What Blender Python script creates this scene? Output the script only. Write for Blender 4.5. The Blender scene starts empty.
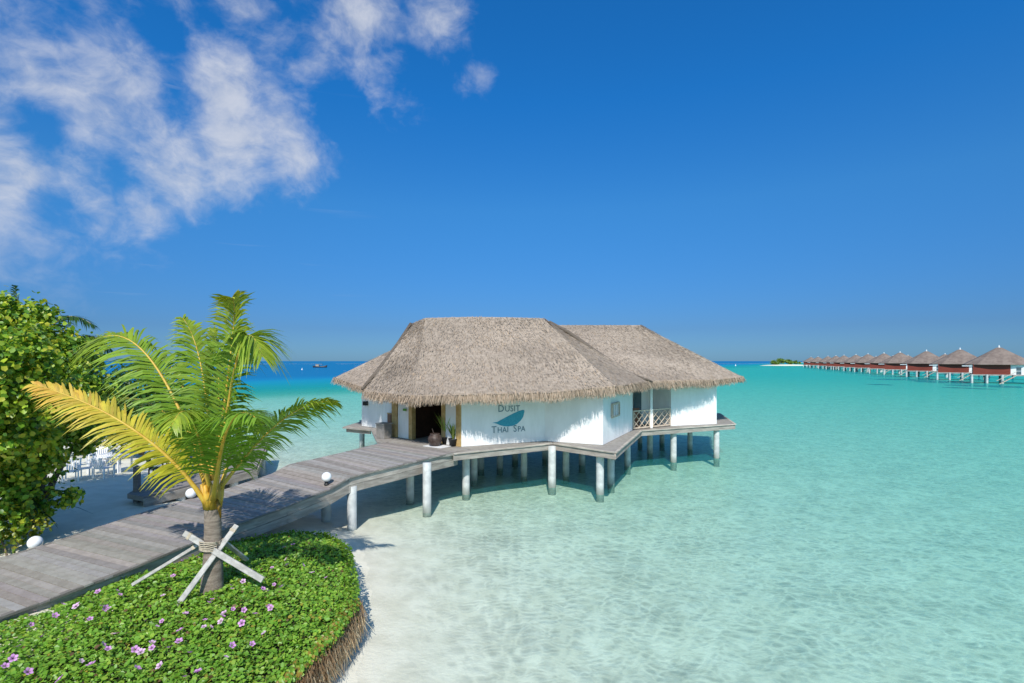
import bpy, math, random
import numpy as np
from mathutils import Vector
R = math.radians
rng = np.random.default_rng(7)
random.seed(7)
sc = bpy.context.scene
COL = sc.collection

# ------------------------------------------------------------------ camera, sky, sun, exposure
EYE = 6.0                                   # metres above the lagoon
cam_d = bpy.data.cameras.new("camera"); cam = bpy.data.objects.new("camera", cam_d); COL.objects.link(cam)
cam.location = (0, 0, EYE); cam.rotation_euler = (R(90), 0, 0)
cam_d.lens = 18; cam_d.sensor_width = 36; cam_d.shift_y = 19.5/1024
cam_d.clip_start = .1; cam_d.clip_end = 60000
sc.camera = cam
SUN_EL, SUN_DX, SUN_DY = 45, -.02, -1.0     # elevation and horizontal direction towards the sun
sc.view_settings.view_transform = 'Standard'; sc.view_settings.look = 'None'
sc.view_settings.exposure = 0.30; sc.view_settings.gamma = 1; sc.view_settings.use_curve_mapping = False
sc.cycles.use_denoising = True
sc.cycles.max_bounces = 8; sc.cycles.transparent_max_bounces = 12
sc.cycles.caustics_reflective = False; sc.cycles.caustics_refractive = False
sc.cycles.sample_clamp_indirect = 4

sun_d = bpy.data.lights.new("sun", 'SUN'); sun = bpy.data.objects.new("sun", sun_d); COL.objects.link(sun)
sun_d.energy = 4.1; sun_d.angle = R(.55); sun_d.color = (1, .955, .89)
hl = math.hypot(SUN_DX, SUN_DY)
to_sun = Vector((SUN_DX/hl*math.cos(R(SUN_EL)), SUN_DY/hl*math.cos(R(SUN_EL)), math.sin(R(SUN_EL))))
sun.rotation_euler = to_sun.to_track_quat('Z', 'Y').to_euler(); sun.location = (0, -20, 40)

class NT:
    """thin helper round a node tree"""
    def __init__(s, tree): s.t = tree; s.n = tree.nodes; s.l = tree.links; s.n.clear()
    def add(s, typ, inp=None, **kw):
        nd = s.n.new(typ)
        for k, v in kw.items(): setattr(nd, k, v)
        for k, v in (inp or {}).items():
            sock = nd.inputs[k]
            if isinstance(v, bpy.types.NodeSocket): s.l.new(v, sock)
            elif isinstance(v, bpy.types.Node): s.l.new(v.outputs[0], sock)
            else: sock.default_value = v
        return nd
    def math(s, op, a, b=0.0, c=0.0, clamp=False):
        nd = s.n.new('ShaderNodeMath'); nd.operation = op; nd.use_clamp = clamp
        for i, v in enumerate((a, b, c)):
            if isinstance(v, bpy.types.NodeSocket): s.l.new(v, nd.inputs[i])
            else: nd.inputs[i].default_value = v
        return nd.outputs[0]
    def mix(s, f, a, b, mode='MIX'):
        nd = s.n.new('ShaderNodeMix'); nd.data_type = 'RGBA'; nd.blend_type = mode
        for i, v in ((0, f), (6, a), (7, b)):
            if isinstance(v, bpy.types.NodeSocket): s.l.new(v, nd.inputs[i])
            elif i == 0: nd.inputs[0].default_value = v
            else: nd.inputs[i].default_value = (*v[:3], 1)
        return nd.outputs[2]
    def ramp(s, f, stops, interp='LINEAR'):
        nd = s.n.new('ShaderNodeValToRGB'); cr = nd.color_ramp; cr.interpolation = interp
        while len(cr.elements) < len(stops): cr.elements.new(.5)
        for e, (p, c) in zip(cr.elements, stops):
            e.position = p; e.color = (*c, 1) if len(c) == 3 else c
        s.l.new(f, nd.inputs[0]); return nd.outputs[0]
    def noise(s, vec, scale, detail=4, rough=.55, dist=0.0):
        nd = s.add('ShaderNodeTexNoise', {'Vector': vec, 'Scale': scale, 'Detail': detail, 'Roughness': rough, 'Distortion': dist})
        return nd.outputs[0]
    def maprange(s, v, a, b, c=0.0, d=1.0, smooth=True):
        nd = s.add('ShaderNodeMapRange', {0: v, 1: a, 2: b, 3: c, 4: d})
        nd.interpolation_type = 'SMOOTHSTEP' if smooth else 'LINEAR'; return nd.outputs[0]

def build_world():
    w = bpy.data.worlds.new("World"); sc.world = w; w.use_nodes = True
    T = NT(w.node_tree)
    sky = T.add('ShaderNodeTexSky'); sky.sky_type = 'NISHITA'; sky.sun_disc = False
    sky.sun_elevation = R(SUN_EL); sky.sun_rotation = math.atan2(SUN_DX, SUN_DY) % (2*math.pi)
    sky.air_density = 1.0; sky.dust_density = .3; sky.ozone_density = 2.0; sky.altitude = 0
    geo = T.add('ShaderNodeTexCoord'); d = geo.outputs['Generated']
    nv = T.add('ShaderNodeVectorMath', {0: d}, operation='NORMALIZE').outputs[0]
    sp = T.add('ShaderNodeSeparateXYZ', {0: nv})
    X, Y, Z = sp.outputs[0], sp.outputs[1], sp.outputs[2]
    grade = T.ramp(T.math('MAXIMUM', Z, 0.0), [(0, (.13, .28, .57)), (.06, (.12, .25, .49)), (.28, (.14, .47, .76)), (.45, (.075, .52, .94)), (.6, (.07, .55, 1.0)), (.75, (.45, .8, 1.12)), (1, (.75, .95, 1.15))])
    grade = T.mix(T.maprange(Y, -.05, -.6), grade, (.62, .92, 1.05))      # dome behind the viewer made paler, and zenith raised, as fill for shaded walls
    hs = T.mix(1.0, sky.outputs[0], grade, 'MULTIPLY').node
    hs_out = hs.outputs[2]
    zz = T.math('ADD', T.math('MAXIMUM', Z, 0.0), .10)
    cv = T.add('ShaderNodeCombineXYZ', {0: T.math('DIVIDE', X, zz), 1: T.math('DIVIDE', Y, zz), 2: 0.0}).outputs[0]
    # where the fair-weather cloud bank stands: centres on the dome (x, y, z), radius, weight
    caps = [(30, 60, .20, 1.0), (95, 95, .18, 1.0), (150, 140, .13, .95), (30, 175, .15, .95), (85, 190, .11, .8), (215, 90, .10, 1.0), (175, 150, .10, .95),
            (240, 150, .11, 1.0), (290, 165, .085, .95), (275, 120, .10, .9), (150, 214, .055, .7), (300, 45, .11, .75), (350, 10, .08, .85), (440, 10, .06, .8),
            (370, 85, .08, .62), (400, 95, .05, .5), (330, 60, .08, .6), (482, 84, .040, .62), (50, 244, .06, .45), (260, 20, .09, .62), (100, 20, .14, .75), (-120, 110, .28, 1.0)]
    dens = None
    for px, py, r, wt in caps:
        c = Vector(((px-512)/512, 1, (361-py)/512)).normalized()
        ds = T.add('ShaderNodeVectorMath', {0: nv, 1: tuple(c)}, operation='DISTANCE').outputs['Value']
        m = T.maprange(ds, r*1.75, 0.0, 0.0, wt)
        dens = m if dens is None else T.math('MAXIMUM', dens, m)
    for px, py, r, wt in [(188, 58, .085, .5), (118, 168, .07, .4), (60, 210, .06, .45), (180, 110, .05, .3), (40, 130, .06, .3), (330, 110, .08, .4), (150, 20, .06, .3), (20, 20, .09, .3)]:
        c = Vector(((px-512)/512, 1, (361-py)/512)).normalized()
        ds = T.add('ShaderNodeVectorMath', {0: nv, 1: tuple(c)}, operation='DISTANCE').outputs['Value']
        dens = T.math('SUBTRACT', dens, T.maprange(ds, r, 0.0, 0.0, wt))
    wv = T.add('ShaderNodeVectorMath', {0: nv, 1: (4.6, 4.6, 6.2)}, operation='MULTIPLY').outputs[0]
    wn = T.add('ShaderNodeTexNoise', {'Vector': wv, 'Scale': 1.3, 'Detail': 4.0}).outputs['Color']
    wv = T.add('ShaderNodeVectorMath', {0: wv, 1: T.add('ShaderNodeVectorMath', {0: wn, 1: (.5, .5, .5)}, operation='MULTIPLY').outputs[0]}, operation='ADD').outputs[0]
    n1 = T.noise(wv, 1.35, 12, .57, .1); n2 = T.noise(wv, 4.5, 9, .6, .1)
    nn = T.math('ADD', T.math('MULTIPLY', n1, .66), T.math('MULTIPLY', n2, .34))
    k = T.math('ADD', T.math('MULTIPLY_ADD', nn, 2.6, -1.36), T.math('MULTIPLY', dens, .95))
    cover = T.math('MULTIPLY', T.maprange(k, .24, 1.12, 0, .82), T.maprange(Z, .10, .24, .5, 1))
    cover = T.math('MULTIPLY', cover, T.maprange(dens, .02, .2))
    # a few faint streaks low down
    st = T.noise(T.add('ShaderNodeVectorMath', {0: nv, 1: (3, 3, 70)}, operation='MULTIPLY').outputs[0], 1.0, 4, .5)
    low = T.math('MULTIPLY', T.maprange(st, .62, .74, 0, .16), T.math('MULTIPLY', T.maprange(Z, .05, .1), T.maprange(X, -.2, -.5)))
    cover = T.math('MAXIMUM', cover, low)
    body = T.ramp(n2, [(.3, (3.2, 3.5, 4.1)), (.7, (4.2, 4.35, 4.75))])
    colr = T.mix(cover, hs_out, (6, 6.3, 7)); 
    T.l.new(body, colr.node.inputs[7])
    bg = T.add('ShaderNodeBackground', {'Color': colr, 'Strength': .135})
    T.add('ShaderNodeOutputWorld', {0: bg.outputs[0]})
build_world()

# ------------------------------------------------------------------ helpers
def gp(px, py, z):
    """photo pixel on the level z -> world point"""
    d = 512*(EYE-z)/(py-361); return Vector(((px-512)/512*d, d, z))
def dp(px, py, d):
    """photo pixel at distance d -> world point"""
    return Vector(((px-512)/512*d, d, EYE+(361-py)/512*d))

def link(o, parent=None):
    COL.objects.link(o)
    if parent: o.parent = parent
    return o
def tag(o, label=None, cat=None, group=None, kind=None):
    if label: o['label'] = label
    if cat: o['category'] = cat
    if group: o['group'] = group
    if kind: o['kind'] = kind
    return o
def thing(name, label, cat, loc=(0, 0, 0), rz=0, group=None):
    o = bpy.data.objects.new(name, None); o.location = loc; o.rotation_euler = (0, 0, rz); o.empty_display_size = .2
    return tag(link(o), label, cat, group)
def copy_tree(o, parent=None):
    c = o.copy(); COL.objects.link(c)
    if parent: c.parent = parent
    for ch in list(o.children): copy_tree(ch, c)
    return c

class MB:
    """collects verts, faces and a colour per vert; build() links ONE mesh object"""
    def __init__(s): s.v = []; s.f = []; s.c = []
    def put(s, vs, fs, c=(1, 1, 1)):
        b = len(s.v); s.v += [tuple(p) for p in vs]; s.f += [tuple(i+b for i in f) for f in fs]; s.c += [c]*len(vs); return s
    def box(s, lo, hi, c=(1, 1, 1), M=None):
        (a, b, e), (x, y, z) = lo, hi
        vs = [(a,b,e),(x,b,e),(x,y,e),(a,y,e),(a,b,z),(x,b,z),(x,y,z),(a,y,z)]
        if M: vs = [M(p) for p in vs]
        return s.put(vs, [(3,2,1,0),(4,5,6,7),(0,1,5,4),(1,2,6,5),(2,3,7,6),(3,0,4,7)], c)
    def beam(s, p, q, w, h, c=(1, 1, 1), up=(0, 0, 1)):
        p, q = Vector(p), Vector(q); t = (q-p).normalized(); sd = t.cross(Vector(up))
        if sd.length < 1e-4: sd = t.cross(Vector((0, 1, 0)))
        sd.normalize(); u = sd.cross(t); sd *= w/2; u *= h/2
        vs = [p-sd-u, p+sd-u, p+sd+u, p-sd+u, q-sd-u, q+sd-u, q+sd+u, q-sd+u]
        return s.put(vs, [(0,1,2,3),(7,6,5,4),(4,5,1,0),(5,6,2,1),(6,7,3,2),(7,4,0,3)], c)
    def tube(s, pts, rad, n=8, c=(1, 1, 1), caps=True):
        pts = [Vector(p) for p in pts]; rad = rad if hasattr(rad, '__len__') else [rad]*len(pts)
        vs = []; fs = []
        for i, p in enumerate(pts):
            t = (pts[min(i+1, len(pts)-1)]-pts[max(i-1, 0)]).normalized()
            a = t.cross(Vector((0, 1, .01))) if abs(t.y) < .9 else t.cross(Vector((1, 0, 0))); a.normalize(); b = t.cross(a)
            for k in range(n):
                an = 2*math.pi*k/n; vs.append(p+(a*math.cos(an)+b*math.sin(an))*rad[i])
        for i in range(len(pts)-1):
            for k in range(n):
                fs.append((i*n+k, i*n+(k+1) % n, (i+1)*n+(k+1) % n, (i+1)*n+k))
        if caps: fs += [tuple(range(n))[::-1], tuple(range((len(pts)-1)*n, len(pts)*n))]
        return s.put(vs, fs, c)
    def lathe(s, prof, n=20, c=(1, 1, 1), ctr=(0, 0, 0)):
        vs = []; fs = []
        for r, z in prof:
            for k in range(n):
                an = 2*math.pi*k/n; vs.append((ctr[0]+r*math.cos(an), ctr[1]+r*math.sin(an), ctr[2]+z))
        m = len(prof)
        for i in range(m-1):
            for k in range(n): fs.append((i*n+k, i*n+(k+1) % n, (i+1)*n+(k+1) % n, (i+1)*n+k))
        fs += [tuple(range(n))[::-1], tuple(range((m-1)*n, m*n))]
        return s.put(vs, fs, c)
    def build(s, name, mat, parent=None, smooth=False):
        me = bpy.data.meshes.new(name); me.from_pydata(s.v, [], s.f); me.materials.append(mat)
        a = me.color_attributes.new('Col', 'FLOAT_COLOR', 'POINT')
        arr = np.ones((len(s.v), 4), np.float32); arr[:, :3] = np.array(s.c, np.float32).reshape(-1, 3); a.data.foreach_set('color', arr.ravel())
        if smooth: me.polygons.foreach_set('use_smooth', [True]*len(me.polygons))
        me.update(); return link(bpy.data.objects.new(name, me), parent)

def np_mesh(name, V, F, C, mat, parent=None, smooth=False):
    """V (n,3), F (m,k) arrays, C (n,3)"""
    me = bpy.data.meshes.new(name); n, m, k = len(V), len(F), F.shape[1]
    me.vertices.add(n); me.vertices.foreach_set('co', V.astype(np.float32).ravel())
    me.loops.add(m*k); me.loops.foreach_set('vertex_index', F.astype(np.int32).ravel())
    me.polygons.add(m); me.polygons.foreach_set('loop_start', np.arange(0, m*k, k, dtype=np.int32))
    if smooth: me.polygons.foreach_set('use_smooth', np.ones(m, dtype=bool))
    me.update(calc_edges=True); me.materials.append(mat)
    if C is not None:
        a = me.color_attributes.new('Col', 'FLOAT_COLOR', 'POINT')
        arr = np.ones((n, 4), np.float32); arr[:, :3] = C; a.data.foreach_set('color', arr.ravel())
    return link(bpy.data.objects.new(name, me), parent)
LEAF_V = np.array([(0,0,0),(.26,.28,.06),(.24,.68,.05),(0,1,-.06),(-.24,.68,.05),(-.26,.28,.06)], float)
LEAF_F = np.array([(0,1,2,3),(0,3,4,5)])
STRAW_V = np.array([(-.5,0,0),(.5,0,0),(.3,1,.0),(-.3,1,.0)], float); STRAW_F = np.array([(0,1,2,3)])
def unit(a): return a/np.maximum(np.linalg.norm(a, axis=-1, keepdims=True), 1e-9)
def scatter(name, tv, tf, P, T, N, S, C, mat, parent=None, W=None):
    """copies template: local y along T, z along N; S length scale, W width scale"""
    T = unit(T); sd = unit(np.cross(T, N)); N = np.cross(sd, T); W = S if W is None else W
    V = (P[:, None] + sd[:, None]*(tv[None, :, :1]*W[:, None, None]) + T[:, None]*(tv[None, :, 1:2]*S[:, None, None])
         + N[:, None]*(tv[None, :, 2:]*S[:, None, None]))
    n, k = len(P), len(tv)
    F = (tf[None]+(np.arange(n)*k)[:, None, None]).reshape(-1, tf.shape[1])
    return np_mesh(name, V.reshape(-1, 3), F, np.repeat(C, k, axis=0), mat, parent)

# ------------------------------------------------------------------ materials
def mat(name, c1, c2=None, scale=3.0, rough=.8, bump=0.0, bscale=None, stretch=(1, 1, 1), vcol=False, trans=0.0, spec=.3, detail=5, metal=0.0, lo=.35, hi=.65):
    m = bpy.data.materials.new(name); m.use_nodes = True; T = NT(m.node_tree)
    tc = T.add('ShaderNodeTexCoord').outputs['Object']
    vec = T.add('ShaderNodeVectorMath', {0: tc, 1: stretch}, operation='MULTIPLY').outputs[0]
    n = T.noise(vec, scale, detail, .6)
    colr = T.mix(T.maprange(n, lo, hi), c1, c2 or tuple(min(1, x*1.25) for x in c1))
    if vcol:
        at = T.add('ShaderNodeAttribute', attribute_name='Col').outputs[0]; colr = T.mix(1.0, colr, at, 'MULTIPLY')
    inp = {'Base Color': colr, 'Roughness': rough, 'Specular IOR Level': spec, 'Metallic': metal}
    if bump:
        bn = T.noise(vec, bscale or scale*3, 5, .65)
        inp['Normal'] = T.add('ShaderNodeBump', {'Height': bn, 'Strength': bump, 'Distance': .03}).outputs[0]
    p = T.add('ShaderNodeBsdfPrincipled', inp); out = p.outputs[0]
    if trans:
        tr = T.add('ShaderNodeBsdfTranslucent', {'Color': T.mix(1.0, colr, (1.0, 1.0, .55), 'MULTIPLY')})
        out = T.add('ShaderNodeMixShader', {0: trans, 1: out, 2: tr.outputs[0]}).outputs[0]
    T.add('ShaderNodeOutputMaterial', {0: out}); return m

M_sand = mat('coral_sand', (.63, .60, .475), (.73, .70, .57), 1.3, .95, .5, 9)
M_wood = mat('weathered_wood', (.255, .232, .205), (.315, .29, .26), 5, .85, .5, 10, (1, 1, 1), vcol=True)
M_beam = mat('beam_wood', (.30, .27, .24), (.45, .415, .37), 1.6, .85, .4, 14, (1, 1, 6), vcol=True)
M_stake = mat('pale_bare_timber', (.33, .315, .29), (.47, .45, .42), 7, .85, .4, 30, (1, 1, 1))
M_plaster = mat('white_plaster', (.755, .755, .74), (.83, .83, .82), 1.6, .9, .25, 5, (1.3, 1.3, .4))
M_trim = mat('ochre_timber', (.42, .27, .10), (.52, .36, .16), 5, .6, .2, 20)
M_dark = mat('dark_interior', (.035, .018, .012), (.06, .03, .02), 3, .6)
M_pile = mat('painted_concrete', (.44, .455, .445), (.60, .61, .59), 2.2, .8, .35, 9, vcol=True)
M_thatch = mat('thatch', (.27, .22, .17), (.38, .31, .245), 5.5, .95, .6, 24, vcol=True, spec=.1, lo=.3, hi=.7)
M_straw = mat('straw', (.32, .26, .20), (.39, .32, .25), 6, .95, vcol=True, spec=.1)
M_leaf = mat('leaf', (.8, .8, .8), (1, 1, 1), 3, .42, vcol=True, trans=.35, spec=.5)
M_frond = mat('palm_leaflet', (.85, .85, .85), (1, 1, 1), 4, .42, vcol=True, trans=.36, spec=.4)
M_rachis = mat('frond_stalk', (.50, .30, .035), (.58, .40, .06), 5, .45, vcol=True, spec=.4)
M_bark = mat('palm_bark', (.20, .155, .12), (.34, .275, .22), 3, .9, .9, 20, (1, 1, 5))
M_branch = mat('branch_bark', (.10, .075, .05), (.17, .13, .09), 4, .9, .5, 20)
M_soil = mat('soil', (.035, .028, .018), (.06, .05, .03), 3, .95, .5)
M_petal = mat('petal', (.55, .22, .56), (.75, .42, .70), 40, .6, vcol=True, trans=.2)
M_dry = mat('dry_roots', (.8, .8, .8), (1, 1, 1), 4, .9, vcol=True, spec=.1)
M_pale = mat('pale_petal', (.68, .42, .62), (.78, .56, .72), 40, .6, vcol=True, trans=.2)
M_globe = mat('opal_globe', (.82, .82, .82), (.85, .85, .85), 2, .22, spec=.5)
M_black = mat('black_fitting', (.02, .02, .02), (.03, .03, .03), 5, .5)
M_white = mat('white_paint', (.74, .74, .75), (.80, .80, .80), 4, .45)
M_teal = mat('teal_sign_paint', (.035, .27, .38), (.05, .33, .43), 14, .6)
M_letter = mat('grey_sign_paint', (.10, .18, .22), (.14, .23, .27), 6, .6)
M_urn = mat('dark_clay', (.045, .03, .025), (.08, .055, .045), 9, .45, .2)
M_redwall = mat('red_stained_boards', (.165, .032, .02), (.22, .045, .03), .35, .7, stretch=(1, 1, 8))
M_vroof = mat('far_thatch', (.165, .125, .105), (.23, .18, .15), .8, .95, 1.0, 4)
M_lattice = mat('lattice_wood', (.50, .40, .30), (.60, .50, .40), 6, .7)
M_balc = mat('brown_joinery', (.16, .07, .04), (.22, .11, .07), 4, .6)
M_glass = mat('blue_grey_pane', (.05, .09, .11), (.08, .13, .15), 1.5, .08, spec=.6)
M_rope = mat('rope', (.36, .30, .22), (.5, .43, .33), 30, .9, .5, 60)

# ------------------------------------------------------------------ terrain and lagoon
SHORE = np.array([(-.6,-60),(-2.3,0),(-2.75,6),(-2.98,9.5),(-3.65,12.5),(-4.6,15.5),(-5.7,17.6),(-8.2,20.2),(-12.6,24),(-20,31),(-45,48),(-120,80),(-400,140)], float)
def shore_dist(x, y):
    """signed distance to the waterline, + is sea"""
    P = np.stack([x, y], -1); best = np.full(x.shape, 1e9); sg = np.ones(x.shape)
    for a, b in zip(SHORE[:-1], SHORE[1:]):
        ab = b-a; t = np.clip(((P-a)@ab)/(ab@ab), 0, 1); q = P-(a+t[..., None]*ab); dd = np.linalg.norm(q, axis=-1)
        cr = ab[0]*q[..., 1]-ab[1]*q[..., 0]; m = dd < best-1e-9
        best = np.where(m, dd, best); sg = np.where(m, np.where(cr < 0, 1, -1), sg)
    return best*sg
def sstep(a, b, x): t = np.clip((x-a)/(b-a), 0, 1); return t*t*(3-2*t)
def depth_at(x, y):
    a = np.maximum(shore_dist(x, y), 0)
    wob = 9*np.sin(x/37+1.3)+7*np.sin(y/53+x/91)+5*np.sin(y/21-x/29)
    s = -17 + (x+45)*-.846+(y-96)*.534 + np.clip(wob, -14, 14)*.6
    D = .26*(1-np.exp(-a/7)) + 1.25*(1-np.exp(-a/55)) + .9*sstep(40, 260, a)
    return D + 2.6*sstep(-25, 18, s) + 16*sstep(8, 75, s)
def terrain_z(x, y):
    sd = shore_dist(x, y)
    land = 1.02*(1-np.exp(-np.maximum(-sd, 0)/3.2))
    und = .03*np.sin(x*1.7+y*.6)+.025*np.sin(y*1.9-x*.8)
    return np.where(sd > 0, -1.3*(1-np.exp(-depth_at(x, y)/1.3)), land)+und*np.clip(np.abs(sd)/2, 0, 1)*np.where(sd > 0, .6, 1)
def graded(lim, fine, nf, far):
    a = np.arange(0, nf)*fine; r = [a[-1]]; st = fine
    while r[-1] < far: st *= 1.16; r.append(r[-1]+st)
    return np.concatenate([a, np.array(r[1:])])
def sheet(name, zf, m, att=None):
    h = graded(0, .5, 64, 22000); xs = np.concatenate([-h[:0:-1], h]); ys = np.concatenate([-h[40:0:-1][:40], h])
    ys = np.concatenate([[-3000., -800., -200., -70., -40.], ys[ys > -25]])
    X, Y = np.meshgrid(xs, ys); Z = zf(X, Y); ny, nx = X.shape
    i = np.arange(ny*nx).reshape(ny, nx)
    F = np.stack([i[:-1, :-1], i[:-1, 1:], i[1:, 1:], i[1:, :-1]], -1).reshape(-1, 4)
    o = np_mesh(name, np.stack([X, Y, Z], -1).reshape(-1, 3), F, None, m, smooth=True)
    if att is not None:
        a = o.data.attributes.new('depth', 'FLOAT', 'POINT'); a.data.foreach_set('value', att(X, Y).astype(np.float32).ravel())
    return o
ground = sheet('ground', terrain_z, M_sand); tag(ground, 'white coral sand beach running down into the lagoon bed', 'sand', kind='structure')

def water_mat():
    m = bpy.data.materials.new('lagoon_water'); m.use_nodes = True; T = NT(m.node_tree)
    pos = T.add('ShaderNodeNewGeometry').outputs['Position']
    D = T.add('ShaderNodeAttribute', attribute_name='depth').outputs['Fac']
    # Beer-Lambert transmission over the local depth
    def ex(k): return T.math('EXPONENT', T.math('MULTIPLY', D, -k))
    # a bright net drawn into the surface tint stands in for ripple-focused sunlight
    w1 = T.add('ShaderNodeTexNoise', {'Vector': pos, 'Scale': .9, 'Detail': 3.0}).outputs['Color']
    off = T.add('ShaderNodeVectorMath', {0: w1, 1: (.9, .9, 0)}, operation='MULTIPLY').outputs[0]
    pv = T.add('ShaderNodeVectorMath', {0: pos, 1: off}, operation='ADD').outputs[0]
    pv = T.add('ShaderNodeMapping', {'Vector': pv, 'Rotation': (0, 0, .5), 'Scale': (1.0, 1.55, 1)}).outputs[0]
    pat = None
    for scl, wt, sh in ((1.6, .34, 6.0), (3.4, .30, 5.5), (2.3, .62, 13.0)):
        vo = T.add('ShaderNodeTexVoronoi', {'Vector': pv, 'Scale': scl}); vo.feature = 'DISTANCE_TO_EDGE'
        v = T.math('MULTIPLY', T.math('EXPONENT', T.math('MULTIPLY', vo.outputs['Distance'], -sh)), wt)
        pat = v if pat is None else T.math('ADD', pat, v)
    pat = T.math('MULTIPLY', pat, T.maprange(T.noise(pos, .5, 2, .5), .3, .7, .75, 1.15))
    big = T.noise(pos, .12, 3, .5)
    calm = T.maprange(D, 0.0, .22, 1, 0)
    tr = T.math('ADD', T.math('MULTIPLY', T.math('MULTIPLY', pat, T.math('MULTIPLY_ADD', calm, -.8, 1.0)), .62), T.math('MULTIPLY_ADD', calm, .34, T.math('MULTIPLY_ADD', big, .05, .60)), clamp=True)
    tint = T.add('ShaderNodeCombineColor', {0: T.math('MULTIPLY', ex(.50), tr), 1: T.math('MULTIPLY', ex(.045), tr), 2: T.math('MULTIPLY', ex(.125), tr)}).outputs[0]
    tp = T.add('ShaderNodeBsdfTransparent', {0: tint})
    sc_c = T.ramp(T.math('DIVIDE', D, 22.0), [(0, (.06, .50, .47)), (.12, (.004, .40, .43)), (.26, (.0, .30, .41)), (.6, (.0, .185, .37)), (1, (.0, .135, .31))])
    df = T.add('ShaderNodeBsdfDiffuse', {0: sc_c})
    f = T.math('SUBTRACT', 1.0, ex(.27))
    body = T.add('ShaderNodeMixShader', {0: f, 1: tp.outputs[0], 2: df.outputs[0]})
    h1 = T.noise(T.add('ShaderNodeMapping', {'Vector': pos, 'Rotation': (0, 0, .4), 'Scale': (1, 1.7, 1)}).outputs[0], 3.6, 5, .6, .4)
    h2 = T.noise(pos, .35, 3, .5)
    hh = T.math('ADD', h1, T.math('MULTIPLY', h2, .6))
    bp = T.add('ShaderNodeBump', {'Height': hh, 'Strength': .4, 'Distance': .07})
    fr = T.add('ShaderNodeFresnel', {'IOR': 1.33, 'Normal': bp.outputs[0]})
    gl = T.add('ShaderNodeBsdfGlossy', {'Color': (1, 1, 1, 1), 'Roughness': .12, 'Normal': bp.outputs[0]})
    mx = T.add('ShaderNodeMixShader', {0: T.math('MULTIPLY', T.math('MINIMUM', fr.outputs[0], .4), .34), 1: body.outputs[0], 2: gl.outputs[0]})
    T.add('ShaderNodeOutputMaterial', {0: mx.outputs[0]}); return m
water = sheet('water', lambda x, y: np.zeros_like(x), water_mat(), depth_at)
tag(water, 'clear turquoise lagoon water over pale sand', 'water', kind='structure')

# ------------------------------------------------------------------ spa pavilion
spa = thing('spa_pavilion', 'white walled spa pavilion with big thatched roofs standing on piles in the lagoon', 'building', (0, 27, 0))
SPA0 = Vector((0, 27, 0))
def L(p): return Vector(p)-SPA0                       # world -> pavilion coordinates
DZ = 2.08
W0, W1, W2, A, V_, B, C_, D_, E_ = [Vector(p+(0,)) for p in ((-9.1,31),(-7.9,30),(-6.25,26.6),(-2.35,23.45),(1.6,25.1),(4.25,23.9),(6.85,29.1),(9.6,30.9),(12.75,31.9))]
def on_line(p, q, px):
    k = (px-512)/512; d = q-p; t = (k*p.y-p.x)/(d.x-k*d.y); return p+d*t
def wall_seg(p, q, z0, z1, th=.16, m=None, name='wall'):
    d = (q-p).normalized(); n = Vector((-d.y, d.x, 0))*th     # inward for left-to-right runs
    b = MB(); a4 = [p, q, q+n, p+n]
    vs = [L((v.x, v.y, z0)) for v in a4]+[L((v.x, v.y, z1)) for v in a4]
    b.put(vs, [(3,2,1,0),(4,5,6,7),(0,1,5,4),(1,2,6,5),(2,3,7,6),(3,0,4,7)])
    return b.build(name, m or M_plaster, spa)
WT = 4.75
wall_seg(W0, W1, DZ, WT); wall_seg(W1, on_line(W1, W2, 391.6), DZ, WT)
DA, DB = W2, A
pA = lambda px: on_line(DA, DB, px)
wall_seg(pA(398), pA(409.3), DZ, WT); wall_seg(pA(445.5), pA(456.8), DZ, WT)
wall_seg(pA(409.3), pA(445.5), 4.42, WT, name='lintel')
for px, hw in ((395, 2.6), (411, 1.7), (443.7, 1.7), (459, 2.4)):
    p, q = pA(px-hw), pA(px+hw); d = (q-p).normalized(); n = Vector((d.y, -d.x, 0))*.05
    wall_seg(p+n, q+n, DZ, WT, .24, M_trim, 'door_post')
sign_wall = wall_seg(pA(461.4), V_, DZ, WT); wall_seg(V_, B, DZ, WT); side_wall = wall_seg(B, C_, DZ, WT)
wall_seg(D_, E_, DZ, WT); Eb = Vector((14.2, 38, 0)); Wb = Vector((-8.5, 39, 0))
wall_seg(E_, Eb, DZ, WT); wall_seg(Eb, Wb, DZ, WT); wall_seg(Wb, W0, DZ, WT)
# room seen through the open doorway
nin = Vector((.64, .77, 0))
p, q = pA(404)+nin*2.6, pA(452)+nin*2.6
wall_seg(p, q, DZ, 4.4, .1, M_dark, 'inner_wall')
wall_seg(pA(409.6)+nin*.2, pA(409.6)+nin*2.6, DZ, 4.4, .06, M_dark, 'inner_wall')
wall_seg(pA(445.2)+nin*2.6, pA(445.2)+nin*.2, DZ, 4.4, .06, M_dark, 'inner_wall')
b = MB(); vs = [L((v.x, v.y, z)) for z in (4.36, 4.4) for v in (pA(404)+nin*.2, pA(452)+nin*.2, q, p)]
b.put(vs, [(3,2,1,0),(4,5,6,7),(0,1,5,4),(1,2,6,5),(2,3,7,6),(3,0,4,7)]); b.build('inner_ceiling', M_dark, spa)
r0 = pA(428)+nin*2.0; b = MB(); b.box((-.55, -.2, 0), (.55, .2, .95), M=lambda v: L((r0.x+v[0]*.77+v[1]*.64, r0.y-v[0]*.64+v[1]*.77, DZ+.02+v[2]))); b.build('reception_desk', M_balc, spa)
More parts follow.
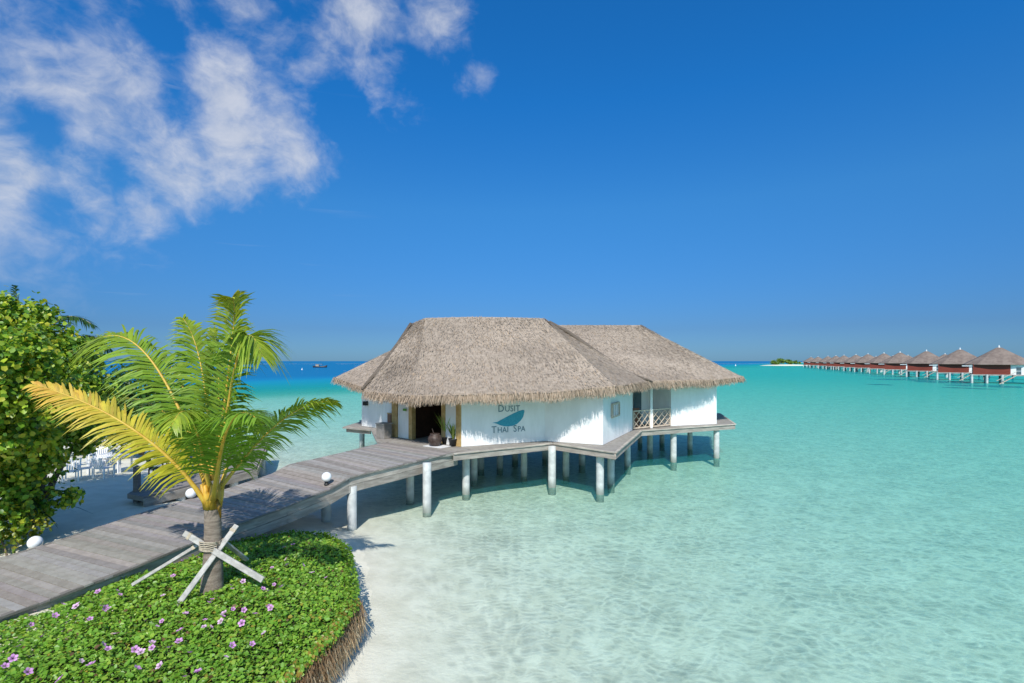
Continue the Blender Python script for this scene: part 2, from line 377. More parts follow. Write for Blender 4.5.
# balcony recess with lattice balustrade
bi = Vector((-.54, .84, 0))*1.7
wall_seg(C_+bi, D_+bi, DZ, WT, .12); wall_seg(C_, C_+bi, DZ, WT, .12); wall_seg(D_+bi, D_, DZ, WT, .12)
gp1, gp2 = on_line(C_, D_, 654.5)+bi*.96, on_line(C_, D_, 662)+bi*.96
wall_seg(gp1, gp2, DZ+.1, 4.3, .05, M_glass, 'glass_door')
gp1, gp2 = on_line(C_, D_, 634)+bi*.35, on_line(C_, D_, 647)+bi*.35
wall_seg(gp1, gp2, DZ+.02, DZ+1.15, .05, M_balc, 'low_cabinet')
mid = on_line(C_, D_, 651.2)
b = MB(); b.beam(L((mid.x, mid.y, DZ)), L((mid.x, mid.y, WT)), .14, .14); b.build('column', M_plaster, spa)
def lattice(p, q):
    b = MB(); H = 1.0; d = (q-p); ln = d.length; d.normalize()
    P = lambda u, z, o=0: L((p.x+d.x*u+d.y*o, p.y+d.y*u-d.x*o, DZ+.06+z))
    for z in (0.03, H): b.beam(P(0, z), P(ln, z), .06, .07)
    for u in (.03, ln-.03): b.beam(P(u, 0), P(u, H), .06, .06)
    n = 3; w = ln/n
    for i in range(n):
        for (u0, u1, o) in ((i*w, (i+1)*w, .012), ((i+1)*w, i*w, -.012)):
            for (z0, z1) in ((.06, .5), (.5, .96)): b.beam(P(u0, z0, o), P(u1, z1, o), .03, .04, up=(d.y, -d.x, 0))
    return b.build('lattice_balustrade', M_lattice, spa)
lattice(C_.lerp(D_, .02), mid.lerp(C_, .06)); lattice(mid.lerp(D_, .06), D_.lerp(C_, .02))
# ventilation grille on the side wall
g0 = on_line(B, C_, 611); g1 = on_line(B, C_, 618); gd = (g1-g0).normalized(); gn = Vector((gd.y, -gd.x, 0))
gl_ = (g1-g0).length; zb = 3.25
gf = MB(); PG = lambda u, z, o: L((g0.x+gd.x*u+gn.x*o, g0.y+gd.y*u+gn.y*o, zb+z))
for (u0, z0, u1, z1) in ((0, 0, gl_, 0), (0, .62, gl_, .62), (0, 0, 0, .62), (gl_, 0, gl_, .62)): gf.beam(PG(u0, z0, .06), PG(u1, z1, .06), .09, .09, up=tuple(gn))
grille = gf.build('vent_grille', M_lattice, spa)
gs = MB()
for k in range(1, 4): gs.beam(PG(gl_*k/4, .03, .06), PG(gl_*k/4, .59, .06), .10, .06, up=tuple(gn))
gs.build('slat', M_white, grille)
gb = MB(); gb.beam(PG(0.02, .31, .01), PG(gl_-.02, .31, .01), .02, .6, up=(0, 0, 1)); gb.build('back_plate', M_black, grille)
# sign painted on the front wall
SA = pA(461.4); sd_ = (V_-SA).normalized(); sn = Vector((sd_.y, -sd_.x, 0)); s0 = on_line(SA, V_, 491)
def SP(u, z, o=.012): return L((s0.x+sd_.x*u+sn.x*o, s0.y+sd_.y*u+sn.y*o, z))
sign = None
def letters(txt, u, z, size, name='sign_letters', sx=1.0):
    cu = bpy.data.curves.new('txt', 'FONT'); cu.body = txt; cu.size = size; cu.extrude = .006; cu.resolution_u = 3; cu.space_character = 1.05
    o = bpy.data.objects.new('txt', cu); COL.objects.link(o); bpy.context.view_layer.update()
    me = bpy.data.meshes.new_from_object(o.evaluated_get(bpy.context.evaluated_depsgraph_get())); w = max(v.co.x for v in me.vertices)
    bpy.data.objects.remove(o)
    vs = [SP(u+v.co.x*sx, z+v.co.y, .012+v.co.z) for v in me.vertices]; fs = [tuple(f.vertices) for f in me.polygons]
    bpy.data.meshes.remove(me)
    return vs, fs, w*sx
def small_caps(words, u, z, big, small, sx, name, gap=.22):
    for wd in words:
        b = MB()
        for t, s in ((wd[0], big), (wd[1:], small)):
            vs, fs, w = letters(t, u, z, s, sx=sx); b.put(vs, fs); u += w+.045
        u += gap; b.build(name, M_letter, sign_wall)
small_caps(['THAI', 'SPA'], .02, 2.62, .46, .37, .92, 'sign_word')
small_caps(['DUSIT'], .34, 3.60, .46, .40, .95, 'sign_word')
lf = MB(); prof = [(-.02, .0, .0), (.10, .0, .012), (.24, -.02, .03), (.40, -.02, .09), (.62, .0, .15), (.86, .05, .20), (1.10, .12, .23), (1.32, .22, .23), (1.50, .34, .19), (1.62, .46, .12), (1.66, .58, .0)]
vs = []; 
for u, zc, hw in prof: vs += [SP(u+.06+hw*.22, 3.10+zc*.8+hw*1.45), SP(u+.06-hw*.22, 3.10+zc*.8-hw*1.25)]
lf.put(vs, [(2*i, 2*i+1, 2*i+3, 2*i+2) for i in range(len(prof)-1)]); lf.build('sign_feather', M_teal, sign_wall)

# thatch: hipped patches with a ragged, thick eave
def hx(p): return Vector(p)
roof_straw = []
def vnoise(P, s, seed=0):
    r = np.zeros(len(P)); g = np.random.default_rng(seed)
    for k in range(6):
        d = g.normal(size=3); d /= np.linalg.norm(d); r += np.sin(P@d*s*(1+.37*k)+g.uniform(0, 6))
    return r/6
def roof(name, patches, eaves, straw_per_m2=70, label=None):
    Vs, Fs, Cs = [], [], []; base = 0; SP_, ST, SN, SS, SC = [], [], [], [], []
    for quad in patches:                       # eave left, eave right, ridge right, ridge left
        a, b_, c, d = [np.array(q, float) for q in quad]
        wid = max(np.linalg.norm(b_-a), np.linalg.norm(c-d)); hgt = max(np.linalg.norm(d-a), np.linalg.norm(c-b_))
        nu, nv = max(2, int(wid/.30)), max(2, int(hgt/.30))
        u, v = np.meshgrid(np.linspace(0, 1, nu+1), np.linspace(0, 1, nv+1))
        def S(u, v): return ((a*(1-u)[..., None]+b_*u[..., None])*(1-v)[..., None]+(d*(1-u)[..., None]+c*u[..., None])*v[..., None])
        P = S(u, v).reshape(-1, 3); nrm = unit(np.cross(b_-a+1e-9, (d+c)/2-(a+b_)/2))
        ed = np.minimum(np.minimum(u, 1-u), np.minimum(v, 1-v)).reshape(-1); k = np.clip(ed*12, 0, 1)
        sag = -.10*np.sin(np.pi*v.reshape(-1))*np.clip(ed*6, 0, 1)
        P = P+nrm*((.055*vnoise(P, 1.1, 3)+.03*vnoise(P, 4.0, 5))*k+sag)[:, None]
        i = np.arange((nu+1)*(nv+1)).reshape(nv+1, nu+1)
        Vs.append(P); Fs.append(np.stack([i[:-1, :-1], i[:-1, 1:], i[1:, 1:], i[1:, :-1]], -1).reshape(-1, 4)+base); base += len(P)
        area = wid*hgt*.75; n = int(area*straw_per_m2)
        uu, vv = rng.uniform(0, 1, n), rng.uniform(0, 1, n)
        q = S(uu, vv); dn = unit(S(uu, np.zeros(n))-S(uu, np.ones(n)))
        sg = -.10*np.sin(np.pi*vv)*np.clip(np.minimum(np.minimum(uu, 1-uu), np.minimum(vv, 1-vv))*6, 0, 1)
        SP_.append(q+nrm*(sg+.035+rng.uniform(-.02, .03, n))[:, None]); ST.append(dn+rng.normal(0, .16, (n, 3))+nrm*rng.uniform(-.02, .05, n)[:, None])
        SN.append(np.tile(nrm, (n, 1))); SS.append(rng.uniform(.08, .24, n))
    V = np.concatenate(Vs); col = np.ones((len(V), 3))*(1+.22*vnoise(V, .9, 9)[:, None])
    r = np_mesh(name, V-np.array(SPA0), np.concatenate(Fs), col, M_thatch, spa, smooth=True)
    P, T, N, S_ = map(np.concatenate, (SP_, ST, SN, SS))
    br = (.86+.34*vnoise(P, .8, 9)+rng.normal(0, .09, len(P)))[:, None]; tone = np.where(rng.uniform(size=(len(P), 1)) < .1, np.array([[1.3, 1.15, .95]]), np.array([[1, 1, 1.02]]))
    scatter('loose_straw', STRAW_V, STRAW_F, P-np.array(SPA0), T, N, S_, np.clip(br, .3, 1.8)*tone, M_straw, r, W=rng.uniform(.012, .028, len(P)))
    # eave fringe: hanging straw in three layers over a dark underside band
    FP, FT, FN, FS = [], [], [], []; ub = MB()
    for (p, q, drop) in eaves:
        p, q = Vector(p), Vector(q); d = (q-p); ln = d.length; d.normalize(); out = Vector((d.y, -d.x, 0)).normalized()
        n = int(ln*330)
        t = rng.uniform(0, 1, n); pt = np.array(p)[None]*(1-t)[:, None]+np.array(q)[None]*t[:, None]
        lay = rng.uniform(-.30, .10, n)
        pt = pt+np.array(out)[None]*lay[:, None]; pt[:, 2] += .04-.15*np.clip(lay, 0, 1)+rng.uniform(-.1, .04, n)
        FP.append(pt); FT.append(np.array(out)[None]*rng.uniform(-.05, .55, n)[:, None]+np.array([[0, 0, -1.0]])+rng.normal(0, .13, (n, 3)))
        FN.append(np.tile(np.array(out), (n, 1))+rng.normal(0, .4, (n, 3))); FS.append(drop*rng.uniform(.55, 1.12, n)*(1+.12*np.sin(t*ln*2.3+p.x)))
        o = out*-.16
        ub.put([L(p+o), L(q+o), L(q+o-Vector((0, 0, drop*.72))), L(p+o-Vector((0, 0, drop*.72))), L(p+o*8-Vector((0, 0, drop*.3))), L(q+o*8-Vector((0, 0, drop*.3)))], [(0,1,2,3),(3,2,5,4)], (.8, .78, .75))
    P, T, N, S_ = map(np.concatenate, (FP, FT, FN, FS))
    br = np.clip(1.04+rng.normal(0, .15, len(P))+.16*vnoise(P, 1.3, 4), .4, 1.9)[:, None]
    fr = scatter('eave_fringe', STRAW_V, STRAW_F, P-np.array(SPA0), T, N, S_, br*np.array([[1.05, .99, .94]]), M_straw, r, W=rng.uniform(.009, .024, len(P)))
    ub.build('eave_underside', M_thatch, r)
    return r
dr = .42
def up(p): return (p[0], p[1], p[2]+dr)
E1, E2, E2b, E3, E4, E5 = [up(p) for p in ((-7.2,24.9,4.1),(-4.35,22.6,4.0),(-2.3,21.95,4.12),(1.6,22.7,4.17),(4.7,23.3,4.42),(7.5,28.1,4.42))]
E5b, E0b, E0 = up((8.2,33,4.4)), up((-6.5,35,4.4)), up((-7.6,29,4.3))
R0, R1, Rm, R2 = (-5.55,29,8.16), (-4.9,29,8.44), (-2.4,29,8.50), (1.75,29,8.42)
Rb = (1.9, 30.2, 8.3)
roof('roof', [(E1,E2,R1,R0),(E2,E2b,Rm,R1),(E2b,E3,tuple((np.array(Rm)+np.array(R2))/2+np.array((0,0,.02))),Rm),(E3,E4,R2,tuple((np.array(Rm)+np.array(R2))/2+np.array((0,0,.02)))),
              (E4,E5,(1.8,29.3,8.40),R2),(E5,E5b,Rb,(1.8,29.3,8.40)),(E5b,E0b,R1,Rb),(E0b,E0,R0,R1),(E0,E1,R0,R0)],
     [(E1,E2,dr),(E2,E2b,dr),(E2b,E3,dr),(E3,E4,dr),(E4,E5,dr)], 130)
Ea, E6, E7 = up((2.6,26.4,4.42)), (12.4,30.9,4.85), (14.5,32.2,4.98)
G1, G2 = (2.6,36,8.52), (9.0,36,8.52)
roof('roof', [(Ea,E6,G2,G1),(E6,E7,G2,G2),(E7,(17.2,39.5,4.9),G2,G2),((17.2,39.5,4.9),(3,44,4.9),G1,G2)],
     [(up((6.2,27.25,4.42)),E6,.42),(E6,E7,.36),(E7,(17.2,39.5,4.9),.34)], 80)
LT, LF, LF2 = (-10.75,31,4.98), (-8.25,28.1,4.56), (-4,26.9,4.6)
H1, H2 = (-5.5,34,7.95), (1,34,8.1)
roof('roof', [(LT,LF,H1,H1),(LF,LF2,H2,H1),((-10.2,38.5,4.9),LT,H1,H1),((1,43,4.9),(-10.2,38.5,4.9),H1,H2)],
     [(LT,LF,.36),(LF,(-7.2,27.7,4.57),.40),((-10.2,38.5,4.9),LT,.3)], 80)
# dark-tinted thatch strips laid where the main roof meets its wings
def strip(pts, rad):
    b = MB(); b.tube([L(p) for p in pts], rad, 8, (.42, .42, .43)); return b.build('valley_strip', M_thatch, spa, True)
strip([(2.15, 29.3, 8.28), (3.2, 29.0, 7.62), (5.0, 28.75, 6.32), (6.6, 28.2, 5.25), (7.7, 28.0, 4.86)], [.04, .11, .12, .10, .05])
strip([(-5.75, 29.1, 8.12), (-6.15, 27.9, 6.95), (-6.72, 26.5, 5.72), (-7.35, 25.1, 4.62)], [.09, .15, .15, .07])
# deck platform and its edge boards
PN, P1, P2, P3, P4, P5 = (-3.3,20.95), (-2.5,21.8), (1.95,24.55), (4.45,22.1), (7.3,29.0), (13.9,31.95)
PL = [PN, P1, P2, P3, P4, P5, (15.6, 38.6), (-9.2, 40.4), (-10.1, 30.5), (-8.1, 29.4), (-6.6, 25.0)]
def plat(poly, z0, z1, m, name):
    b = MB(); n = len(poly); vs = [L((x, y, z)) for z in (z0, z1) for x, y in poly]
    b.put(vs, [tuple(range(n))[::-1], tuple(range(n, 2*n))]+[(i, (i+1) % n, n+(i+1) % n, n+i) for i in range(n)]); return b.build(name, m, spa)
plat(PL, DZ-.10, DZ-.012, M_wood, 'deck_platform')
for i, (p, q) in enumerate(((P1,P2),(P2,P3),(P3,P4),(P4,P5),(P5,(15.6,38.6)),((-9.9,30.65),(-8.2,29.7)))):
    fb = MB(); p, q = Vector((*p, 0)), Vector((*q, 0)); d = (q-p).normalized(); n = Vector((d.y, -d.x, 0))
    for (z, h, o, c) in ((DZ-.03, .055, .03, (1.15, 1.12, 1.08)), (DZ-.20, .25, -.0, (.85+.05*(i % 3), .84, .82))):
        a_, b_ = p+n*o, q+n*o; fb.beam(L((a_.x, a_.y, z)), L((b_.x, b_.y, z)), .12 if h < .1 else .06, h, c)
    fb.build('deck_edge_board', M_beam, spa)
jb = MB()
for (p, q) in ((P1,(-1.5,33)),((2,25.4),(2.6,36)),(P3,(5.5,36)),((8.2,30.2),(9,38)),((12.3,31.8),(13,38))):
    jb.beam(L((p[0], p[1]+.3, DZ-.28)), L((*q, DZ-.28)), .16, .30)
jb.build('deck_joist', M_beam, spa)
# piles under the pavilion
def pile_mesh(w, h, foot):
    b = MB(); pr = []
    n = 8; zs = np.linspace(foot, h, 10)
    for z in zs: pr.append((w*.5, z))
    b.lathe(pr, 14); g = np.random.default_rng(3)
    b.c = [((.30, .31, .26) if v[2] < .10 else (.62, .66, .62) if v[2] < .42 else (1, 1, 1)) for v in b.v]
    b.lathe([(w*.62, foot), (w*.62, foot+.18), (w*.5, foot+.26)], 12, (.42, .42, .36))
    return b
pile0 = None
for px, py in ((427,515),(466,497),(474,483),(481,472),(500,471),(524,479),(552,490),(566,479),(582,468),(600,497),(611,487),(627.5,469),(640,446),(650,456),(662,446),(673.5,465),(690,452),(716.5,461),(545,462),(515,463),(362,452)):
    p = gp(px, py-3, 0.0)
    if pile0 is None: pile0 = pile_mesh(.36, DZ-.12, -.75).build('pile', M_pile, spa, True); o = pile0
    else: o = pile0.copy(); COL.objects.link(o); o.parent = spa
    o.location = L((p.x, p.y, 0)); o.rotation_euler = (0, 0, random.uniform(0, 3)); s = random.uniform(.93, 1.06); o.scale = (s, s, 1)
# small fittings by the entrance
fl = MB(); q = on_line(W0, W1, 366); fl.box((-.14, -.2, 0), (.14, .0, .24), M=lambda v: L((q.x+v[0], q.y-.02+v[1], 3.35+v[2]))); fl.build('wall_lamp', M_black, spa)
q = pA(405.5); ex = MB(); ex.box((-.12, -.03, 0), (.12, .0, .11), M=lambda v: L((q.x+v[0]*.77+v[1]*.64-.03, q.y-v[0]*.64+v[1]*.77-.04, 3.48+v[2]))); ex.build('green_plate', mat('green_plate', (.10, .30, .06)), spa)

# ------------------------------------------------------------------ boardwalk from shore to spa
NE = [(-13.6,1.2,.98),(-11.4,6.5,1.02),(-9.65,10.4,1.10),(-8.95,12.0,1.17),(-7.85,14.67,1.37),(-7.1,16.2,1.44),(-6.2,17.35,1.70),(-5.75,18.05,1.93),(-5.35,18.55,1.955),(-4.35,19.65,2.02),(-3.3,20.95,2.08),(-2.35,22.2,2.085),(-1.9,22.9,2.085)]
WID = [3.6]*7+[3.65,3.75,3.95,4.2,4.45,4.5]
NEv = [Vector(p) for p in NE]; FEv = []
for i, p in enumerate(NEv):
    t = NEv[min(i+1, len(NEv)-1)]-NEv[max(i-1, 0)]; t.z = 0; t.normalize(); FEv.append(p+Vector((-t.y, t.x, 0))*WID[i])
bw = thing('boardwalk', 'weathered grey plank boardwalk curving from the beach up to the spa', 'boardwalk', (0, 0, 0))
pk = MB()
for i in range(len(NEv)-1):
    n0, n1, f0, f1 = NEv[i], NEv[i+1], FEv[i], FEv[i+1]
    m = max(1, round(((n1-n0).length+(f1-f0).length)/2/.19))
    for k in range(m):
        a, b_ = (k+.06)/m, (k+.94)/m; e = random.uniform(-.03, .03); g = random.uniform(.8, 1.16); j = random.uniform(-.008, .008)
        ps = [n0.lerp(n1, a), n0.lerp(n1, b_), f0.lerp(f1, b_), f0.lerp(f1, a)]
        dd = (ps[2]-ps[1]).normalized()*(.06+e); ps = [ps[0]-dd, ps[1]-dd, ps[2]+dd, ps[3]+dd]
        h = Vector((0, 0, .045))
        c = (g*random.uniform(.96, 1.06), g, g*random.uniform(.96, 1.08))
        pk.put([p-h+Vector((0, 0, j)) for p in ps]+[p+Vector((0, 0, j)) for p in ps], [(3,2,1,0),(4,5,6,7),(0,1,5,4),(1,2,6,5),(2,3,7,6),(3,0,4,7)], c)
pk.build('deck_planking', M_wood, bw)
fs_ = MB()
for i in range(len(NEv)-2):
    for (ed, sg) in ((NEv, -1), (FEv, 1)):
        p, q = ed[i], ed[i+1]; t = (q-p); t.z = 0; t.normalize(); o = Vector((-t.y, t.x, 0))*.02*sg
        for (z, h, c) in ((-.055-.14, .26, random.uniform(.85, 1.1)), (-.335-.13, .25, random.uniform(.7, .95))):
            fs_.beam(p+o*-1.5+Vector((0, 0, z)), q+o*-1.5+Vector((0, 0, z)), .05, h, (c, c*.99, c*.97))
        fs_.beam(p+o+Vector((0, 0, -.028)), q+o+Vector((0, 0, -.028)), .12, .05, (.55, .55, .55))
fs_.build('side_board', M_beam, bw)
for px, py in ((352,529),(326,521),(410,500)):
    p = gp(px, py, 0); o = pile0.copy(); COL.objects.link(o); o.parent = bw; o.location = (p.x, p.y, -.28 if px != 410 else -.05); o.scale = (.95, .95, .93)
for i in (2, 4):
    p = NEv[i].lerp(FEv[i], .88); o = pile0.copy(); COL.objects.link(o); o.parent = bw; o.location = (p.x, p.y, -.85)

# globe lamps along the boardwalk
def globe_lamp(p, label):
    t = thing('globe_lamp', label, 'lamp', p, 0, 'white globe lamps along the boardwalk')
    b = MB(); b.lathe([(.085, 0), (.085, .03), (.05, .05), (.05, .10), (.09, .12)], 16); b.build('base', M_black, t, True)
    g = MB(); g.lathe([(.165*math.sin(a)+.001, .27-.165*math.cos(a)) for a in np.linspace(.05, math.pi-.02, 16)], 28); g.build('globe', M_globe, t, True)
    return t
globe_lamp((-12.62, 13.55, .93), 'white globe lamp low beside the leafy tree at the boardwalk edge')
globe_lamp((-10.75, 17.15, 1.30), 'white globe lamp behind the coconut palm trunk near the dark gap')
globe_lamp((-6.38, 17.62, 1.74), 'white globe lamp on a black foot halfway along the boardwalk ramp')

# ------------------------------------------------------------------ raised flower bed
bed = thing('flower_bed', 'raised bed of green creeper with pink flowers beside the boardwalk', 'flower bed', (-6, 9.5, .2))
BED0 = np.array((-6, 9.5, .2))
BP = np.array([(-11.8,6.2),(-10.5,9.2),(-9.4,11.6),(-7.85,14.45),(-6.6,15.2),(-5.5,15.1),(-4.55,14.0),(-3.9,12.3),(-3.4,10.8),(-3.42,9.6),(-3.6,8.4),(-3.7,6.0)], float)
def in_poly(p, poly):
    x, y = p[:, 0], p[:, 1]; c = np.zeros(len(p), bool); j = len(poly)-1
    for i in range(len(poly)):
        xi, yi = poly[i]; xj, yj = poly[j]
        c ^= ((yi > y) != (yj > y)) & (x < (xj-xi)*(y-yi)/(yj-yi+1e-12)+xi); j = i
    return c
def poly_dist(p, poly):
    d = np.full(len(p), 1e9)
    for i in range(len(poly)):
        a, b_ = poly[i], poly[(i+1) % len(poly)]; ab = b_-a; t = np.clip(((p-a)@ab)/(ab@ab), 0, 1)
        d = np.minimum(d, np.linalg.norm(p-(a+t[:, None]*ab), axis=1))
    return d
def bed_z(p):
    q = np.c_[p, np.zeros(len(p))]
    return .84+.20*np.clip(poly_dist(p, BP)/1.0, 0, 1)**.6+.07*vnoise(q, 1.4, 21)+.04*vnoise(q, 3, 23)+.05*vnoise(q, 5.5, 22)
n = len(BP); b = MB()
cen = BP.mean(0); ins = cen+(BP-cen)*.97
b.put([(x-BED0[0], y-BED0[1], z-BED0[2]) for z in (-.6, .72) for x, y in ins], [tuple(range(n, 2*n))]+[(i, (i+1) % n, n+(i+1) % n, n+i) for i in range(n)])
b.build('retaining_wall', M_white if False else M_plaster, bed)
g = MB(); g.put([(x-BED0[0], y-BED0[1], .80-BED0[2]) for x, y in cen+(BP-cen)*.99]+[(x-BED0[0], y-BED0[1], .724-BED0[2]) for x, y in cen+(BP-cen)*.99], [tuple(range(n))]+[(n+i, n+(i+1) % n, (i+1) % n, i) for i in range(n)]); g.build('soil', M_soil, bed)
NL = 84000
P2d = np.c_[rng.uniform(-11.8, -3.0, NL), rng.uniform(6.0, 15.5, NL)]; ok = in_poly(P2d, BP); P2d = P2d[ok]
ed = poly_dist(P2d, BP)
z = bed_z(P2d); deep = rng.uniform(0, 1, len(z))**2.2*.14
N = np.c_[rng.normal(0, .6, len(z)), rng.normal(-.1, .6, len(z)), np.ones(len(z))]
T = np.c_[rng.normal(0, 1, (len(z), 2)), rng.normal(0, .3, len(z))]
hue = rng.uniform(0, 1, len(z)); pt = .5+.5*vnoise(np.c_[P2d, np.zeros(len(z))], 1.6, 31)
Cg = np.stack([(.15+.20*hue**2+.05*pt), .33+.17*hue+.06*pt, .03+.03*hue], -1); yel = rng.uniform(size=len(z)) < .022; Cg[yel] = (.42, .36, .05); dead = rng.uniform(size=len(z)) < .02; Cg[dead] = (.22, .13, .06)
far_l = .038+.07*rng.uniform(0, 1, len(z))**1.8
scatter('foliage', LEAF_V*np.array([1.35, 1, 1]), LEAF_F, np.c_[P2d, z-deep]-BED0, T, N, far_l, Cg, M_leaf, bed)['kind'] = 'stuff'
# leaves spilling over the lip of the bed
m = 9000; ii = rng.choice(len(BP)-1, m); tt = rng.uniform(0, 1, m); e0 = BP[ii]*(1-tt)[:, None]+BP[ii+1]*tt[:, None]; outd = unit(e0-cen)
dropz = rng.uniform(0, 1, m)**1.5*.38*np.where((e0[:, 0] > -4.2) & (e0[:, 1] < 10.6), .25, 1)
pp = np.c_[e0+outd*rng.uniform(-.12, .16, m)[:, None], .92-dropz+rng.uniform(-.05, .05, m)]
hue = rng.uniform(0, 1, m); Cs = np.stack([.16+.20*hue**2, .33+.16*hue, .03+.02*hue], -1); yl = (rng.uniform(size=m) < .28) & (e0[:, 0] > -4.4) & (e0[:, 1] < 11.2); Cs[yl] = (.38, .27, .05)
scatter('trailing_foliage', LEAF_V*np.array([1.35, 1, 1]), LEAF_F, pp-BED0, np.c_[outd*.6+rng.normal(0, .5, (m, 2)), rng.normal(-.5, .4, m)], np.c_[outd+rng.normal(0, .4, (m, 2)), rng.uniform(.2, 1, m)], rng.uniform(.05, .09, m), Cs, M_leaf, bed)['kind'] = 'stuff'
# dry brown runners hanging over the seaward wall
m = 7500; tt = rng.uniform(0, 1, m); a_, b_ = np.array((-3.42, 11.0)), np.array((-3.62, 6.2)); e0 = a_*(1-tt)[:, None]+b_*tt[:, None]
low = rng.uniform(0, 1, m)
pp = np.c_[e0[:, 0]+rng.uniform(-.10, .20, m)+low*.10, e0[:, 1]+rng.normal(0, .05, m), .90-low*.45]
mixb = rng.uniform(0, 1, m)[:, None]*np.clip(low*1.3, .15, 1)[:, None]
Cd = np.array([[.30, .17, .08]])*(1-mixb)+np.array([[.88, .72, .46]])*mixb
scatter('dry_runners', STRAW_V, STRAW_F, pp-BED0, np.c_[rng.normal(.12, .2, m), rng.normal(0, .28, m), -np.ones(m)], np.c_[np.ones(m), rng.normal(0, .5, (m, 2))], rng.uniform(.18, .42, m), Cd, M_dry, bed, W=rng.uniform(.008, .02, m))['kind'] = 'stuff'
# the pink flowers, each one built (pixel spots read from the photo's bed)
fl_px = [(34,599),(63,606),(77,612),(117,596),(120,600),(98,595),(76,613),(31,627),(19,650),(5,671),(28,676),(42,641),(55,621),(90,627),(101,614),(105,617),(109,616),(114,642),(103,653),(108,657),(81,666),(91,672),(60,682),(135,652),(141,655),(152,652),(152,646),(146,622),(157,630),(162,626),(163,597),(185,618),(186,617),(180,635),(182,643),(179,647),(169,653),(190,660),(205,626),(211,635),(224,618),(223,622),(231,589),(212,605),(244,583),(232,592),(212,604),(209,607),(243,585),(233,613),(244,614),(255,619),(242,629),(269,611),(271,613),(264,636),(221,627),(204,635),(286,562),(287,566),(293,548),(284,550),(312,574),(326,576),(282,589),(268,596),(263,592),(274,586),(272,570),(303,566),(147,562),(146,567),(168,557),(173,551),(182,560),(173,577),(197,547),(199,560),(102,571),(82,581),(64,590),(35,607),(185,682),(137,672),(160,668),(198,676),(226,664),(232,652),(252,648),(13,662)]
fb_ = MB()
for k in range(5):
    a = 2*math.pi*k/5; ca, sa = math.cos(a), math.sin(a)
    P = lambda u, v, z: (ca*u-sa*v, sa*u+ca*v, z)
    fb_.put([P(.008, 0, 0), P(.045, .03, .02), P(.07, .014, .026), P(.072, -.014, .026), P(.045, -.03, .02)], [(0, 1, 2, 3, 4)])
fb_.c = [(1, 1, 1) if abs(v[2]) > .01 else (.45, .12, .5) for v in fb_.v]
f0 = None
for px, py in fl_px:
    p = gp(px, py, 1.04); q = np.array([[p.x, p.y]])
    if not in_poly(q, BP)[0]: continue
    if f0 is None: f0 = [fb_.build('flower', M_petal, bed), fb_.build('flower', M_pale, bed)]; o = f0[0]; pale_used = False
    elif not pale_used: o = f0[1]; pale_used = True
    else: o = f0[random.random() < .28].copy(); COL.objects.link(o); o.parent = bed
    o.location = (p.x-BED0[0], p.y-BED0[1], bed_z(q)[0]+.075-BED0[2]); s = random.uniform(.58, .95); o.scale = (s, s, s)
    o.rotation_euler = (random.gauss(.45, .3), random.gauss(0, .3), random.uniform(0, 6))

